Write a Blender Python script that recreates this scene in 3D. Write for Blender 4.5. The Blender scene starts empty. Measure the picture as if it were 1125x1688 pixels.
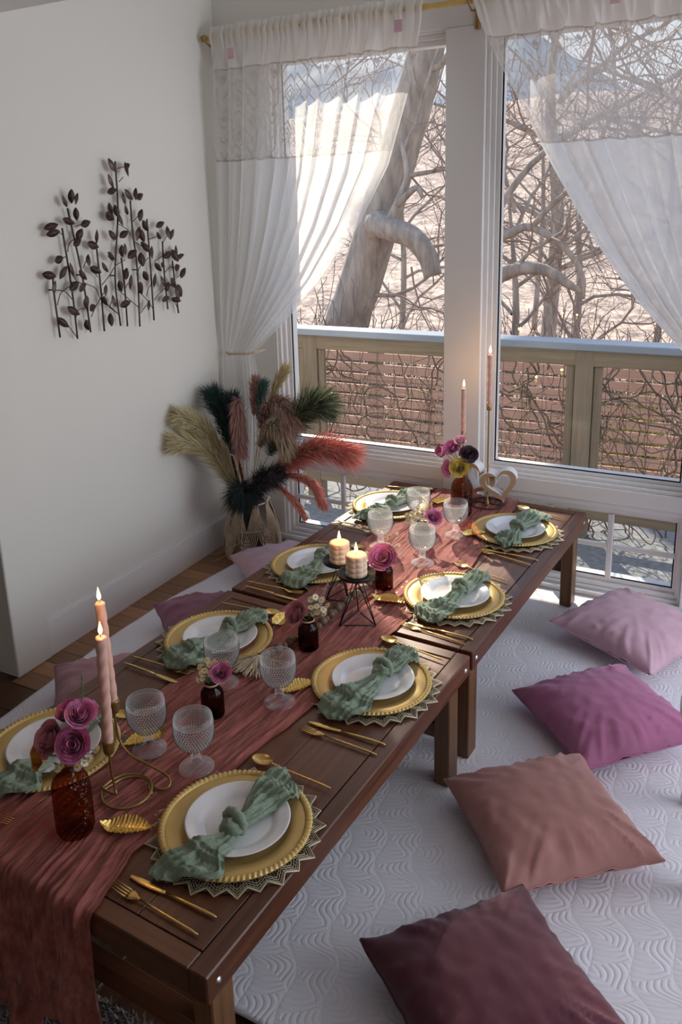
import bpy, bmesh, math, random
import numpy as np
from math import sin, cos, pi, sqrt, atan2, hypot, exp
from mathutils import Vector as V, Matrix, noise

SC = bpy.context.scene
COL = SC.collection

# ------------------------------------------------------------------ camera
cam = bpy.data.cameras.new('camera')
cam_o = bpy.data.objects.new('camera', cam)
COL.objects.link(cam_o)
cam.sensor_fit = 'AUTO'; cam.sensor_width = 36.0
cam.lens = 1387.75 * 36.0 / 1688.0
cam.shift_x = 0.0261; cam.shift_y = -0.0870
cam.clip_start = 0.05; cam.clip_end = 600
_R = V((0.87611592, 0.48089384, -0.03408821)); _U = V((-0.09839871, 0.24759056, 0.96385508)); _F = V((-0.47195189, 0.84109454, -0.26423737))
cam_o.matrix_world = Matrix(((_R.x, _U.x, -_F.x, 0), (_R.y, _U.y, -_F.y, 0), (_R.z, _U.z, -_F.z, 1.7153), (0, 0, 0, 1)))
SC.camera = cam_o

# ------------------------------------------------------------------ sky, sun, room light, exposure
SUN_AZ, SUN_EL, SUN_W = 35.0, 34.0, 8.5      # degrees left of straight out of the window, elevation, strength
SKY_W = 1.35
FILL_RIGHT, FILL_BACK = 46.0, 3.5
SC.view_settings.view_transform = 'Standard'
SC.view_settings.look = 'None'
SC.view_settings.exposure = 0.0
SC.view_settings.gamma = 1.0
SC.view_settings.use_curve_mapping = False
wld = bpy.data.worlds.new('sky'); SC.world = wld; wld.use_nodes = True
_n = wld.node_tree; _bg = _n.nodes['Background']
_tc = _n.nodes.new('ShaderNodeTexCoord'); _sx = _n.nodes.new('ShaderNodeSeparateXYZ'); _cr = _n.nodes.new('ShaderNodeValToRGB')
_n.links.new(_tc.outputs['Generated'], _sx.inputs[0]); _n.links.new(_sx.outputs['Z'], _cr.inputs[0]); _n.links.new(_cr.outputs[0], _bg.inputs[0])
_cr.color_ramp.elements[0].color = (0.95, 0.97, 1.0, 1); _cr.color_ramp.elements[1].color = (0.42, 0.62, 1.0, 1)
_cr.color_ramp.elements[0].position = 0.0; _cr.color_ramp.elements[1].position = 0.8
_bg.inputs[1].default_value = SKY_W
sd = bpy.data.lights.new('sun', 'SUN'); sd.energy = SUN_W; sd.angle = 0.012; sd.color = (1.0, 0.87, 0.70)
so = bpy.data.objects.new('sun', sd); COL.objects.link(so)
_az, _el = math.radians(SUN_AZ), math.radians(SUN_EL)
so.rotation_euler = (V((-sin(_az) * cos(_el), cos(_az) * cos(_el), sin(_el)))).to_track_quat('Z', 'Y').to_euler()
def area(name, loc, to, sx, sy, power, col):
    d = bpy.data.lights.new(name, 'AREA'); d.shape = 'RECTANGLE'; d.size = sx; d.size_y = sy; d.energy = power; d.color = col
    o = bpy.data.objects.new(name, d); COL.objects.link(o); o.location = loc
    o.rotation_euler = (V(loc) - V(to)).to_track_quat('Z', 'Y').to_euler()
area('side_window_light', (2.35, 2.5, 1.45), (-1.0, 2.6, 0.8), 1.9, 1.5, FILL_RIGHT, (0.84, 0.90, 1.0))
area('back_fill_light', (0.6, -2.4, 1.6), (-1.2, 2.5, 0.9), 2.2, 1.4, FILL_BACK, (1.0, 0.93, 0.84))  # fill lamp added behind the camera; the back wall has no window

# ------------------------------------------------------------------ helpers
class MB:
    def __init__(s): s.v = []; s.f = []; s.m = []; s.uv = []
    def add(s, v, f, mi=0, M=None):
        b = len(s.v)
        s.v += [tuple(M @ V(p)) for p in v] if M is not None else [tuple(p) for p in v]
        s.f += [tuple(i + b for i in q) for q in f]; s.m += [mi] * len(f)
    def box(s, a, b, mi=0, bev=0.0, M=None):
        x0, y0, z0 = a; x1, y1, z1 = b
        if bev <= 0:
            v = [(x0,y0,z0),(x1,y0,z0),(x1,y1,z0),(x0,y1,z0),(x0,y0,z1),(x1,y0,z1),(x1,y1,z1),(x0,y1,z1)]
            f = [(0,3,2,1),(4,5,6,7),(0,1,5,4),(1,2,6,5),(2,3,7,6),(3,0,4,7)]
            s.add(v, f, mi, M); return
        bm = bmesh.new(); bmesh.ops.create_cube(bm, size=1)
        for q in bm.verts: q.co = V(((x0+x1)/2 + q.co.x*(x1-x0), (y0+y1)/2 + q.co.y*(y1-y0), (z0+z1)/2 + q.co.z*(z1-z0)))
        bmesh.ops.bevel(bm, geom=bm.edges[:], offset=bev, segments=1, affect='EDGES')
        bm.verts.index_update()
        s.add([q.co[:] for q in bm.verts], [tuple(l.index for l in q.verts) for q in bm.faces], mi, M); bm.free()
    def tube(s, pts, r, n=8, mi=0, cap=True, closed=False, M=None):
        P = [V(p) for p in pts]; N = len(P)
        if N < 2: return
        rr = r if isinstance(r, (list, tuple)) else [r] * N
        T = []
        for i in range(N):
            a = P[(i - 1) % N] if closed else P[max(i - 1, 0)]; b = P[(i + 1) % N] if closed else P[min(i + 1, N - 1)]
            d = b - a; T.append(d.normalized() if d.length > 1e-9 else V((0, 0, 1)))
        up = V((0, 0, 1)) if abs(T[0].z) < .9 else V((1, 0, 0))
        A = T[0].cross(up).normalized(); v = []
        for i in range(N):
            A = (A - T[i] * A.dot(T[i])); A = A.normalized() if A.length > 1e-9 else T[i].orthogonal().normalized()
            B = T[i].cross(A)
            for k in range(n):
                t = 2 * pi * k / n; v.append(P[i] + A * (cos(t) * rr[i]) + B * (sin(t) * rr[i]))
        f = []
        for i in range(N if closed else N - 1):
            j = (i + 1) % N
            for k in range(n):
                k2 = (k + 1) % n; f.append((i*n+k, i*n+k2, j*n+k2, j*n+k))
        if cap and not closed:
            f.append(tuple(range(n))[::-1]); f.append(tuple((N-1)*n + k for k in range(n)))
        s.add(v, f, mi, M)
    def lathe(s, prof, n=32, mi=0, rad=None, M=None, capb=False, capt=False):
        v = []; f = []; N = len(prof)
        for i, (r, z) in enumerate(prof):
            for k in range(n):
                t = 2 * pi * k / n; q = r if rad is None else rad(r, z, t, i)
                v.append((q * cos(t), q * sin(t), z))
        for i in range(N - 1):
            for k in range(n):
                k2 = (k + 1) % n; f.append((i*n+k, i*n+k2, (i+1)*n+k2, (i+1)*n+k))
        if capb: f.append(tuple(range(n))[::-1])
        if capt: f.append(tuple((N-1)*n + k for k in range(n)))
        s.add(v, f, mi, M)
    def grid(s, nu, nv, fn, mi=0, M=None, flip=False):
        v = [fn(i / (nu - 1), j / (nv - 1)) for j in range(nv) for i in range(nu)]
        f = [(j*nu+i, j*nu+i+1, (j+1)*nu+i+1, (j+1)*nu+i) for j in range(nv-1) for i in range(nu-1)]
        if flip: f = [q[::-1] for q in f]
        s.add(v, f, mi, M)
    def ball(s, c, r, nu=12, nv=8, mi=0, sc=(1, 1, 1), M=None):
        pr = [(max(1e-4, sin(pi * j / nv)) , -cos(pi * j / nv)) for j in range(nv + 1)]
        T = Matrix.Translation(c) @ Matrix.Diagonal((r*sc[0], r*sc[1], r*sc[2], 1))
        s.lathe(pr, nu, mi, M=(M @ T) if M is not None else T)
    def build(s, name, mats, parent=None, smooth=True, loc=None, rot=None, uv=None):
        me = bpy.data.meshes.new(name); me.from_pydata(s.v, [], s.f)
        for m in (mats if isinstance(mats, (list, tuple)) else [mats]): me.materials.append(m)
        if any(s.m): me.polygons.foreach_set('material_index', s.m)
        if smooth: me.polygons.foreach_set('use_smooth', [True] * len(s.f))
        if uv is not None:
            L = me.uv_layers.new(name='UVMap'); li = np.empty(len(me.loops), dtype=np.int32); me.loops.foreach_get('vertex_index', li)
            L.data.foreach_set('uv', np.asarray(uv, dtype=np.float32)[li].ravel())
        me.update()
        return obj(name, me, parent, loc, rot)
def obj(name, me, parent=None, loc=None, rot=None):
    o = bpy.data.objects.new(name, me); COL.objects.link(o)
    if parent is not None: o.parent = parent
    if loc is not None: o.location = loc
    if rot is not None: o.rotation_euler = rot
    return o
def tag(o, label, cat, group=None, kind=None):
    o['label'] = label; o['category'] = cat
    if group: o['group'] = group
    if kind: o['kind'] = kind
    return o
def thing(name, label, cat, loc=(0, 0, 0), rotz=0.0, group=None, rot=None):
    o = obj(name, None, None, loc, rot if rot else (0, 0, rotz)); o.empty_display_size = .02
    return tag(o, label, cat, group)
def struct(o): o['kind'] = 'structure'; return o
KIDS = {}
def dup(o, loc=None, rot=None, label=None, parent=None):
    c = o.copy(); COL.objects.link(c)
    if parent is not None: c.parent = parent
    if loc is not None: c.location = loc
    if rot is not None: c.rotation_euler = rot
    if label: c['label'] = label
    for k in o.children: dup(k, parent=c)
    return c
def lerp(a, b, t): return a + (b - a) * t
def poly(tab, x):                       # piecewise linear lookup
    if x <= tab[0][0]: return tab[0][1]
    for (a, b), (c, d) in zip(tab, tab[1:]):
        if x <= c: return b + (d - b) * (x - a) / (c - a)
    return tab[-1][1]
def smooth_path(pts, n=8):              # Catmull-Rom through points
    P = [V(p) for p in pts]; P = [P[0] * 2 - P[1]] + P + [P[-1] * 2 - P[-2]]; out = []
    for i in range(1, len(P) - 2):
        a, b, c, d = P[i-1:i+3]
        for k in range(n):
            t = k / n; out.append(0.5 * ((2*b) + (c-a)*t + (2*a-5*b+4*c-d)*t*t + (3*b-a-3*c+d)*t**3))
    out.append(P[-2]); return out
def nz(x, y=0, z=0): return noise.noise(V((x, y, z)))

# ------------------------------------------------------------------ materials
def lk(nt, a, b): nt.links.new(a, b)
class X:                                # small arithmetic on shader sockets
    def __init__(s, nt, o): s.nt = nt; s.o = o
    def op(s, k, *a):
        n = s.nt.nodes.new('ShaderNodeMath'); n.operation = k
        for i, q in enumerate((s,) + a):
            if isinstance(q, X): lk(s.nt, q.o, n.inputs[i])
            else: n.inputs[i].default_value = q
        return X(s.nt, n.outputs[0])
    def __add__(s, b): return s.op('ADD', b)
    def __sub__(s, b): return s.op('SUBTRACT', b)
    def __mul__(s, b): return s.op('MULTIPLY', b)
    def __truediv__(s, b): return s.op('DIVIDE', b)
def xyz(nt, kind='Object'):
    tc = nt.nodes.new('ShaderNodeTexCoord'); sp = nt.nodes.new('ShaderNodeSeparateXYZ'); lk(nt, tc.outputs[kind], sp.inputs[0])
    return [X(nt, sp.outputs[i]) for i in range(3)]
def noisetex(nt, sc, scale=1.0, detail=3.0, rough=.55, kind='Object', dist=0.0):
    tc = nt.nodes.new('ShaderNodeTexCoord'); mp = nt.nodes.new('ShaderNodeMapping'); mp.inputs['Scale'].default_value = sc
    n = nt.nodes.new('ShaderNodeTexNoise'); n.inputs['Scale'].default_value = scale; n.inputs['Detail'].default_value = detail; n.inputs['Roughness'].default_value = rough; n.inputs['Distortion'].default_value = dist
    lk(nt, tc.outputs[kind], mp.inputs[0]); lk(nt, mp.outputs[0], n.inputs['Vector']); return X(nt, n.outputs['Fac'])
def ramp(nt, x, stops):
    r = nt.nodes.new('ShaderNodeValToRGB'); e = r.color_ramp.elements
    while len(e) < len(stops): e.new(.5)
    for q, (p, c) in zip(e, stops): q.position = p; q.color = (*c, 1)
    lk(nt, x.o, r.inputs[0]); return r.outputs[0]
def mixc(nt, f, a, b):
    m = nt.nodes.new('ShaderNodeMix'); m.data_type = 'RGBA'
    for s_, q in ((m.inputs[0], f), (m.inputs[6], a), (m.inputs[7], b)):
        if isinstance(q, X): lk(nt, q.o, s_)
        elif hasattr(q, 'is_linked'): lk(nt, q, s_)
        else: s_.default_value = (*q, 1) if isinstance(q, tuple) else q
    return m.outputs[2]
def newmat(name):
    m = bpy.data.materials.new(name); m.use_nodes = True; nt = m.node_tree
    return m, nt, nt.nodes['Principled BSDF'], nt.nodes['Material Output']
def bumpn(nt, b, x, strength, dist=.002):
    n = nt.nodes.new('ShaderNodeBump'); n.inputs['Strength'].default_value = strength; n.inputs['Distance'].default_value = dist
    lk(nt, x.o, n.inputs['Height']); lk(nt, n.outputs[0], b.inputs['Normal'])
def dk(c, f): return tuple(min(1, q * f) for q in c)
def pm(name, col, rough=.5, metal=0.0, var=None, bump=None, spec=.5, sheen=0.0, trans=0.0, sss=0.0, coat=0.0, emit=None, rnd=0.0):
    m, nt, b, _ = newmat(name)
    b.inputs['Base Color'].default_value = (*col, 1); b.inputs['Roughness'].default_value = rough; b.inputs['Metallic'].default_value = metal
    b.inputs['Specular IOR Level'].default_value = spec; b.inputs['Sheen Weight'].default_value = sheen; b.inputs['Coat Weight'].default_value = coat
    b.inputs['Transmission Weight'].default_value = trans
    if sss: b.inputs['Subsurface Weight'].default_value = sss; b.inputs['Subsurface Radius'].default_value = (.02, .01, .006); b.inputs['Subsurface Scale'].default_value = .5
    if emit: b.inputs['Emission Color'].default_value = (*emit[0], 1); b.inputs['Emission Strength'].default_value = emit[1]
    c = None
    if var:
        f = noisetex(nt, var[0], 1.0, 4.0); c = ramp(nt, f, [(.3, dk(col, 1 - var[1])), (.7, dk(col, 1 + var[1]))])
    if rnd:
        oi = nt.nodes.new('ShaderNodeObjectInfo'); r = X(nt, oi.outputs['Random']) * (2 * rnd) + (1 - rnd)
        hs = nt.nodes.new('ShaderNodeHueSaturation'); lk(nt, r.o, hs.inputs['Value'])
        if c is not None: lk(nt, c, hs.inputs['Color'])
        else: hs.inputs['Color'].default_value = (*col, 1)
        c = hs.outputs[0]
    if c is not None: lk(nt, c, b.inputs['Base Color'])
    if bump: bumpn(nt, b, noisetex(nt, bump[0], 1.0, 3.0), bump[1], bump[2])
    return m
def wood(name, axis, dark, light, rough=.35, spec=.5, rnd=0.0, fine=60.0):
    m, nt, b, _ = newmat(name); sc = [fine, fine, fine]; sc[axis] = 2.2
    g = noisetex(nt, tuple(sc), 1.0, 5.0, .6, dist=.6); sc2 = [6.0, 6.0, 6.0]; sc2[axis] = 1.0
    h = noisetex(nt, tuple(sc2), 1.0, 3.0, .5, dist=.4); f = g * .55 + h * .45
    c = ramp(nt, f, [(.32, dark), (.66, light)])
    if rnd:
        oi = nt.nodes.new('ShaderNodeObjectInfo'); r = X(nt, oi.outputs['Random']) * (2 * rnd) + (1 - rnd)
        hs = nt.nodes.new('ShaderNodeHueSaturation'); lk(nt, r.o, hs.inputs['Value']); lk(nt, c, hs.inputs['Color']); c = hs.outputs[0]
    lk(nt, c, b.inputs['Base Color']); b.inputs['Specular IOR Level'].default_value = spec
    rr = f * .25 + (rough - .12); lk(nt, rr.o, b.inputs['Roughness']); bumpn(nt, b, g, .25, .001); return m
def clearmat(name, tint, gloss_rough=.05, haze=(1, 1, 1), haze_amt=.1, ior=1.45, bump=None, haze_edge=0.0):
    # thin clear glass: see-through with a tint, a little scattering and a fresnel reflection
    m, nt, b, out = newmat(name); nt.nodes.remove(b); N = nt.nodes.new
    tr = N('ShaderNodeBsdfTransparent'); tr.inputs[0].default_value = (*tint, 1)
    df = N('ShaderNodeBsdfDiffuse'); df.inputs[0].default_value = (*haze, 1); tl = N('ShaderNodeBsdfTranslucent'); tl.inputs[0].default_value = (*haze, 1)
    m1 = N('ShaderNodeMixShader'); m1.inputs[0].default_value = .6; lk(nt, df.outputs[0], m1.inputs[1]); lk(nt, tl.outputs[0], m1.inputs[2])
    m2 = N('ShaderNodeMixShader'); m2.inputs[0].default_value = haze_amt; lk(nt, tr.outputs[0], m2.inputs[1])
    if haze_edge:
        lw = N('ShaderNodeLayerWeight'); lw.inputs['Blend'].default_value = .5; hz = X(nt, lw.outputs['Facing']).op('POWER', 1.6) * haze_edge + haze_amt; lk(nt, hz.o, m2.inputs[0]); lk(nt, m1.outputs[0], m2.inputs[2])
    gl = N('ShaderNodeBsdfGlossy'); gl.inputs['Roughness'].default_value = gloss_rough
    fr = N('ShaderNodeLayerWeight'); fr.inputs['Blend'].default_value = .28
    fm = N('ShaderNodeMapRange'); fm.inputs['To Min'].default_value = ((ior - 1) / (ior + 1)) ** 2 * .6; fm.inputs['To Max'].default_value = .75; pw = N('ShaderNodeMath'); pw.operation = 'POWER'; pw.inputs[1].default_value = 3.0; lk(nt, fr.outputs['Facing'], pw.inputs[0]); lk(nt, pw.outputs[0], fm.inputs['Value'])
    m3 = N('ShaderNodeMixShader'); lk(nt, fm.outputs[0], m3.inputs[0]); lk(nt, m2.outputs[0], m3.inputs[1]); lk(nt, gl.outputs[0], m3.inputs[2]); lk(nt, m3.outputs[0], out.inputs[0])
    if bump:
        bn = N('ShaderNodeBump'); bn.inputs['Strength'].default_value = bump[1]; bn.inputs['Distance'].default_value = bump[2]
        if bump[0] == 'vor':
            tc = N('ShaderNodeTexCoord'); vo = N('ShaderNodeTexVoronoi'); vo.inputs['Scale'].default_value = bump[3]; lk(nt, tc.outputs['Object'], vo.inputs['Vector']); lk(nt, vo.outputs['Distance'], bn.inputs['Height'])
        else: lk(nt, noisetex(nt, bump[0], 1.0, 2.0).o, bn.inputs['Height'])
        lk(nt, bn.outputs[0], gl.inputs['Normal']); lk(nt, bn.outputs[0], fr.inputs['Normal'])
    return m
MT = {}
MT['wall'] = pm('wall_paint', (.77, .75, .70), .75, bump=((60, 60, 60), .08, .001))
MT['soffit'] = pm('ceiling_paint', (.80, .78, .76), .8)
MT['trim'] = pm('trim_paint', (.82, .80, .79), .42)
MT['tab_y'] = wood('walnut_stain_long', 1, (.056, .018, .009), (.178, .066, .032), .36, .45)
MT['tab_x'] = wood('walnut_stain_cross', 0, (.060, .020, .009), (.188, .070, .034), .38, .45)
MT['tab_z'] = wood('walnut_stain_upright', 2, (.085, .036, .014), (.26, .125, .055), .42)
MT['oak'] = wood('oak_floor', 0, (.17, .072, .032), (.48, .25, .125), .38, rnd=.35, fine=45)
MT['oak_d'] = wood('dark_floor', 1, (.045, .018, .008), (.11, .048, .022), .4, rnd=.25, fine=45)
MT['gold'] = pm('brushed_gold', (.83, .56, .20), .27, 1.0)
MT['goldsatin'] = pm('satin_gold', (.66, .46, .165), .46, .38, var=((14, 14, 14), .10))
MT['goldlace'] = pm('gold_lace', (.74, .64, .45), .45, .3)
MT['lacebase'] = pm('dark_lace', (.035, .028, .018), .8)
MT['goldleaf'] = pm('gold_foil', (.85, .60, .18), .25, .9, bump=((40, 400, 40), .4, .001))
MT['brass'] = pm('aged_brass', (.36, .23, .085), .4, .85)
MT['china'] = pm('white_china', (.83, .83, .85), .12, coat=.3)
MT['chinarim'] = pm('brown_rim', (.13, .06, .035), .4)
MT['napkin'] = pm('sage_cotton', (.225, .29, .21), .9, var=((160, 160, 160), .16), bump=((320, 320, 320), .35, .001), sheen=.15)
MT['black'] = pm('black_metal', (.018, .017, .018), .5, .4)
MT['iron'] = pm('dark_iron', (.06, .048, .035), .45, .7)
MT['chrome'] = pm('steel_bolt', (.6, .6, .6), .3, 1.0)
MT['wax'] = pm('peach_wax', (.83, .44, .31), .5, sss=.35)
MT['waxpink'] = pm('pink_wax', (.74, .45, .37), .5, sss=.2)
MT['waxpale'] = pm('pale_pillar_wax', (.93, .68, .50), .5, sss=.6)
MT['wick'] = pm('wick', (.02, .015, .01), .9)
MT['flame'] = pm('flame', (1, .6, .2), .5, emit=((1.0, .62, .24), 14.0))
MT['bead'] = pm('brown_wood_bead', (.16, .095, .062), .55, var=((60, 60, 60), .3))
MT['jute'] = pm('jute', (.54, .43, .30), .9, var=((50, 50, 50), .2))
MT['heart'] = pm('pale_wood', (.46, .30, .185), .6, var=((25, 25, 8), .12))
MT['whitepaint'] = pm('white_paint', (.83, .82, .80), .55)
MT['goblet'] = clearmat('pressed_glass', (.985, .988, .995), .08, (1, 1, 1), .09, 1.5, haze_edge=.48)
MT['hob'] = clearmat('glass_bead', (.99, .99, 1), .12, (1, 1, 1), .42, 1.5)
MT['pane'] = clearmat('window_glass', (.97, .98, .98), .0, (1, 1, 1), .012, 1.42)
MT['amber'] = clearmat('amber_glass', (.70, .32, .12), .06, (.68, .30, .09), .22, 1.5, bump=('vor', 1.0, .004, 130))
MT['amberrib'] = clearmat('ribbed_amber_glass', (.33, .11, .07), .08, (.22, .065, .04), .30, 1.5)
MT['water'] = clearmat('water_in_glass', (.97, .98, .99), .0, (1, 1, 1), .04, 1.33)
MT['stem'] = pm('green_stem', (.10, .17, .06), .6)
MT['leafg'] = pm('green_leaf', (.09, .16, .07), .55)
MT['darkleaf'] = pm('bronze_wall_leaf', (.075, .048, .042), .42, .75, var=((90, 90, 90), .35))
MT['darkstem'] = pm('bronze_wall_stem', (.075, .052, .040), .45, .7)
MT['bamboo'] = pm('bamboo', (.62, .42, .12), .4, var=((30, 4, 4), .15))
MT['quiltedge'] = pm('quilt_binding', (.76, .76, .78), .9)
MT['rug'] = pm('shag_rug', (.20, .165, .145), .95, var=((90, 90, 90), .5))
def petalmat(n, c, c2=None): 
    m = pm(n, c, .6, var=((70, 70, 70), .22), sheen=.2); return m
MT['rose'] = petalmat('magenta_petal', (.74, .19, .40)); MT['rose2'] = petalmat('dusky_petal', (.70, .25, .31)); MT['rose3'] = petalmat('lilac_pink_petal', (.78, .26, .50))
MT['orange'] = petalmat('orange_petal', (.85, .32, .03)); MT['yellow'] = petalmat('yellow_petal', (.90, .66, .16)); MT['plum'] = petalmat('plum_petal', (.06, .012, .035)); MT['cream'] = petalmat('cream_petal', (.88, .80, .62)); MT['dyel'] = petalmat('daisy_centre', (.80, .48, .03)); MT['palep'] = petalmat('pale_pink_petal', (.80, .45, .55))
def velvet(n, c):
    m = pm(n, c, .85, var=((9, 9, 9), .10), bump=((380, 380, 380), .12, .0006), sheen=.22); return m
# ------------------------------------------------------------------ the room
YF, YG = 3.43, 3.49          # inner face of the window wall, glass plane
XL, XR, YB = -2.38, 2.5, -2.6
HT = 2.95
UZ0, UZ1 = .541, 2.268       # upper glass
LZ0, LZ1 = .079, .372        # lower glass
WIN = [(-2.062, -1.275), (-1.047, -.280), (.02, .80)]      # glass columns
def boxes(name, lst, mat, parent=None, bev=0.0):
    b = MB()
    for a, c in lst: b.box(a, c, 0, bev)
    return b.build(name, mat, parent, smooth=False)
def sbox(name, lst, mat, bev=0.0): return struct(boxes(name, lst, mat, None, bev))
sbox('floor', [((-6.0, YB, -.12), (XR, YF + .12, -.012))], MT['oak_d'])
floor_o = bpy.data.objects['floor']
# oak boards beside the left wall, running away from it
pl = MB(); pl.box((0, 0, -.012), (.9, .081, 0), 0, .0012); pm_ = pl.build('floor_plank', MT['oak'], floor_o, False); pm_.location = (-2.37, 1.852, 0)
ypos = 1.852; k = 0
rndp = random.Random(3)
while ypos < YF - .09:
    ofs = rndp.uniform(-.55, 0)
    for j in range(2):
        x0 = -2.37 + j * .9 + (ofs if j else 0)
        if k or j:
            p = obj('floor_plank', pm_.data, floor_o, (x0 if j == 0 else -2.37 + .902, ypos, 0))
    ypos += .0825; k += 1
# darker hall boards in front of the opening
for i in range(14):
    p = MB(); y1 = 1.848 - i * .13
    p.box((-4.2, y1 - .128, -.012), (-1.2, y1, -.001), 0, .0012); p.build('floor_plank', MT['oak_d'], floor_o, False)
sbox('wall_left', [((XL - .12, 1.95, 0), (XL, YF + .12, HT))], MT['wall'])
sbox('trim_1', [((XL - .12, 1.880, 0), (XL + .022, 2.05, HT))], MT['wall'], .004)        # pilaster that ends the wall
sbox('baseboard_left', [((XL, 2.05, 0), (XL + .014, YF, .142)), ((XL, 2.05, .142), (XL + .009, YF, .152))], MT['trim'])
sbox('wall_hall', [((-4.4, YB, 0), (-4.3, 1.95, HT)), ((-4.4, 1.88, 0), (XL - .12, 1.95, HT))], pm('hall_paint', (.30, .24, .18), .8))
sbox('wall_right', [((XR, YB, 0), (XR + .12, 1.0, HT)), ((XR, 3.1, 0), (XR + .12, YF + .12, HT)), ((XR, 1.0, 0), (XR + .12, 3.1, .6)), ((XR, 1.0, 2.3), (XR + .12, 3.1, HT))], MT['wall'])
sbox('wall_back', [((-4.4, YB - .1, 0), (XR, YB, HT))], MT['wall'])
sbox('ceiling', [((XL - .12, 2.16, HT), (XR + .12, YF + .12, HT + .1)), ((-4.4, YB, 2.318), (XR + .12, 2.16, HT + .1))], MT['soffit'])
# window wall in pieces around the openings
cols = [(XL, -2.115), (-1.262, -1.098), (-.243, -.02), (.84, XR)]
lst = [((XL, YF, 2.335), (XR, YF + .14, HT)), ((XL, YF, -.02), (XR, YF + .14, .022))]
for a, c in cols[0:1] + cols[2:]: lst.append(((a, YF, .022), (c, YF + .14, 2.335)))
sbox('wall_window', lst, MT['wall'])
sbox('trim_2', [((-1.262, YF - .012, .0), (-1.098, YF + .14, 2.318))], MT['trim'], .003)          # flat post between the windows
sbox('trim_3', [((-2.115, YF - .006, 2.318), (-.02, YF + .03, 2.40))], MT['trim'], .003)           # head casing
sbox('trim_4', [((-.243, YF - .012, 0), (-.02, YF + .02, 2.318))], MT['trim'], .003)
sbox('baseboard_window', [((XL, YF - .014, 0), (-1.262, YF, .03)), ((-1.098, YF - .014, 0), (XR, YF, .03))], MT['trim'])
bands = [(-2.115, -1.262), (-1.098, -.243), (-.02, .84)]
for i, (a, c) in enumerate(bands):
    sbox('trim_%d' % (5 + i), [((a, YF + .004, LZ1 + .035), (c, YF + .1, .432)), ((a, YF - .002, .432), (c, YF + .1, UZ0 - .044))], MT['trim'], .002)
def window(n, x0, x1, z0, z1, b0, b1, ztop, zbot, muntins):
    r = struct(obj('window_%d' % n, None, None, ((x0 + x1) / 2, YF, zbot))); o = V(r.location)
    def part(name, lst, mat, bev=.002):
        b = MB()
        for a, c in lst: b.box(tuple(V(a) - o), tuple(V(c) - o), 0, bev)
        return b.build(name, mat, r, False)
    # stepped frame: three setbacks towards the glass
    st = 3
    L = []
    for s in range(st):
        f0 = s / st; f1 = (s + 1) / st; y0 = YF + .010 + .018 * s
        xa = lerp(b0, x0, f0); xb = lerp(b1, x1, f0); xa1 = lerp(b0, x0, f1); xb1 = lerp(b1, x1, f1)
        za = lerp(zbot, z0, f0); za1 = lerp(zbot, z0, f1); zb = lerp(ztop, z1, f0); zb1 = lerp(ztop, z1, f1)
        L += [((xa, y0, za), (xa1, YG + .05, zb)), ((xb1, y0, za), (xb, YG + .05, zb)), ((xa1, y0, za), (xb1, YG + .05, za1)), ((xa1, y0, zb1), (xb1, YG + .05, zb))]
    part('frame', L, MT['trim'])
    part('pane', [((x0 - .004, YG - .002, z0 - .004), (x1 + .004, YG + .002, z1 + .004))], MT['pane'], 0)
    part('gasket', [((x0, YG - .006, z0), (x0 + .006, YG - .0025, z1)), ((x1 - .006, YG - .006, z0), (x1, YG - .0025, z1)), ((x0 + .006, YG - .006, z0), (x1 - .006, YG - .0025, z0 + .005))], MT['black'], 0)
    if muntins:
        w = (x1 - x0) / 3; zm = (z0 + z1) / 2
        for k in (1, 2): part('muntin', [((x0 + w * k - .011, YG - .022, z0), (x0 + w * k + .011, YG - .003, z1))], MT['trim'])
        part('muntin', [((x0, YG - .020, zm - .010), (x1, YG - .0032, zm + .010))], MT['trim'])
    return r
for i, ((x0, x1), (b0, b1)) in enumerate(zip(WIN, bands)):
    window(1 + 2 * i, x0, x1, UZ0, UZ1, b0, b1, 2.33, UZ0 - .044, False)
    window(2 + 2 * i, x0, x1, LZ0, LZ1, b0, b1, LZ1 + .035, .022, True)

# ------------------------------------------------------------------ outdoors
deckm = pm('weathered_deck', (.21, .22, .23), .8, var=((30, 30, 30), .28))
deck = MB(); deck.box((-4.6, YF + .16, -.16), (3.6, 4.72, -.10)); dk_o = struct(deck.build('deck_outside', deckm, None, False))
rail_w = wood('weathered_rail', 0, (.17, .13, .09), (.36, .29, .20), .6); rail_z = wood('weathered_post', 2, (.16, .125, .09), (.32, .26, .19), .6)
rail_cap = pm('rail_cap', (.30, .36, .44), .28, spec=.7)  # blue reflection of the sky put into the cap's base colour
rl = thing('deck_railing', 'weathered wooden deck railing with wire mesh outside the windows', 'railing', (0, 4.3, -.1))
def rp(name, lst, mat, bev=.004):
    b = MB()
    for a, c in lst: b.box(tuple(V(a) - V((0, 4.3, -.1))), tuple(V(c) - V((0, 4.3, -.1))), 0, bev)
    return b.build(name, mat, rl, False)
rp('top_cap', [((-4.5, 4.22, .915), (3.4, 4.36, .952))], rail_cap)
rp('upper_rail', [((-4.5, 4.255, .83), (3.4, 4.292, .913))], rail_w)
rp('bottom_rail', [((-4.5, 4.255, .02), (3.4, 4.292, .08))], rail_w)
for px in (-4.0, -2.40, -.83, .75, 2.3):
    rp('post', [((px - .045, 4.25, -.1), (px + .045, 4.34, .912))], rail_z)
    for s in (-1, 1): rp('mesh_stop', [((px + s * .068 - .02, 4.262, .08), (px + s * .068 + .02, 4.288, .83))], rail_z)
w = MB()
for i in range(72): x = -4.4 + i * .105; w.tube([(x, -.012, .12), (x, -.012, .95)], .0016, 4)
for j in range(8): z = .15 + j * .102; w.tube([(-4.45, -.010, z), (3.35, -.010, z)], .0016, 4)
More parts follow.
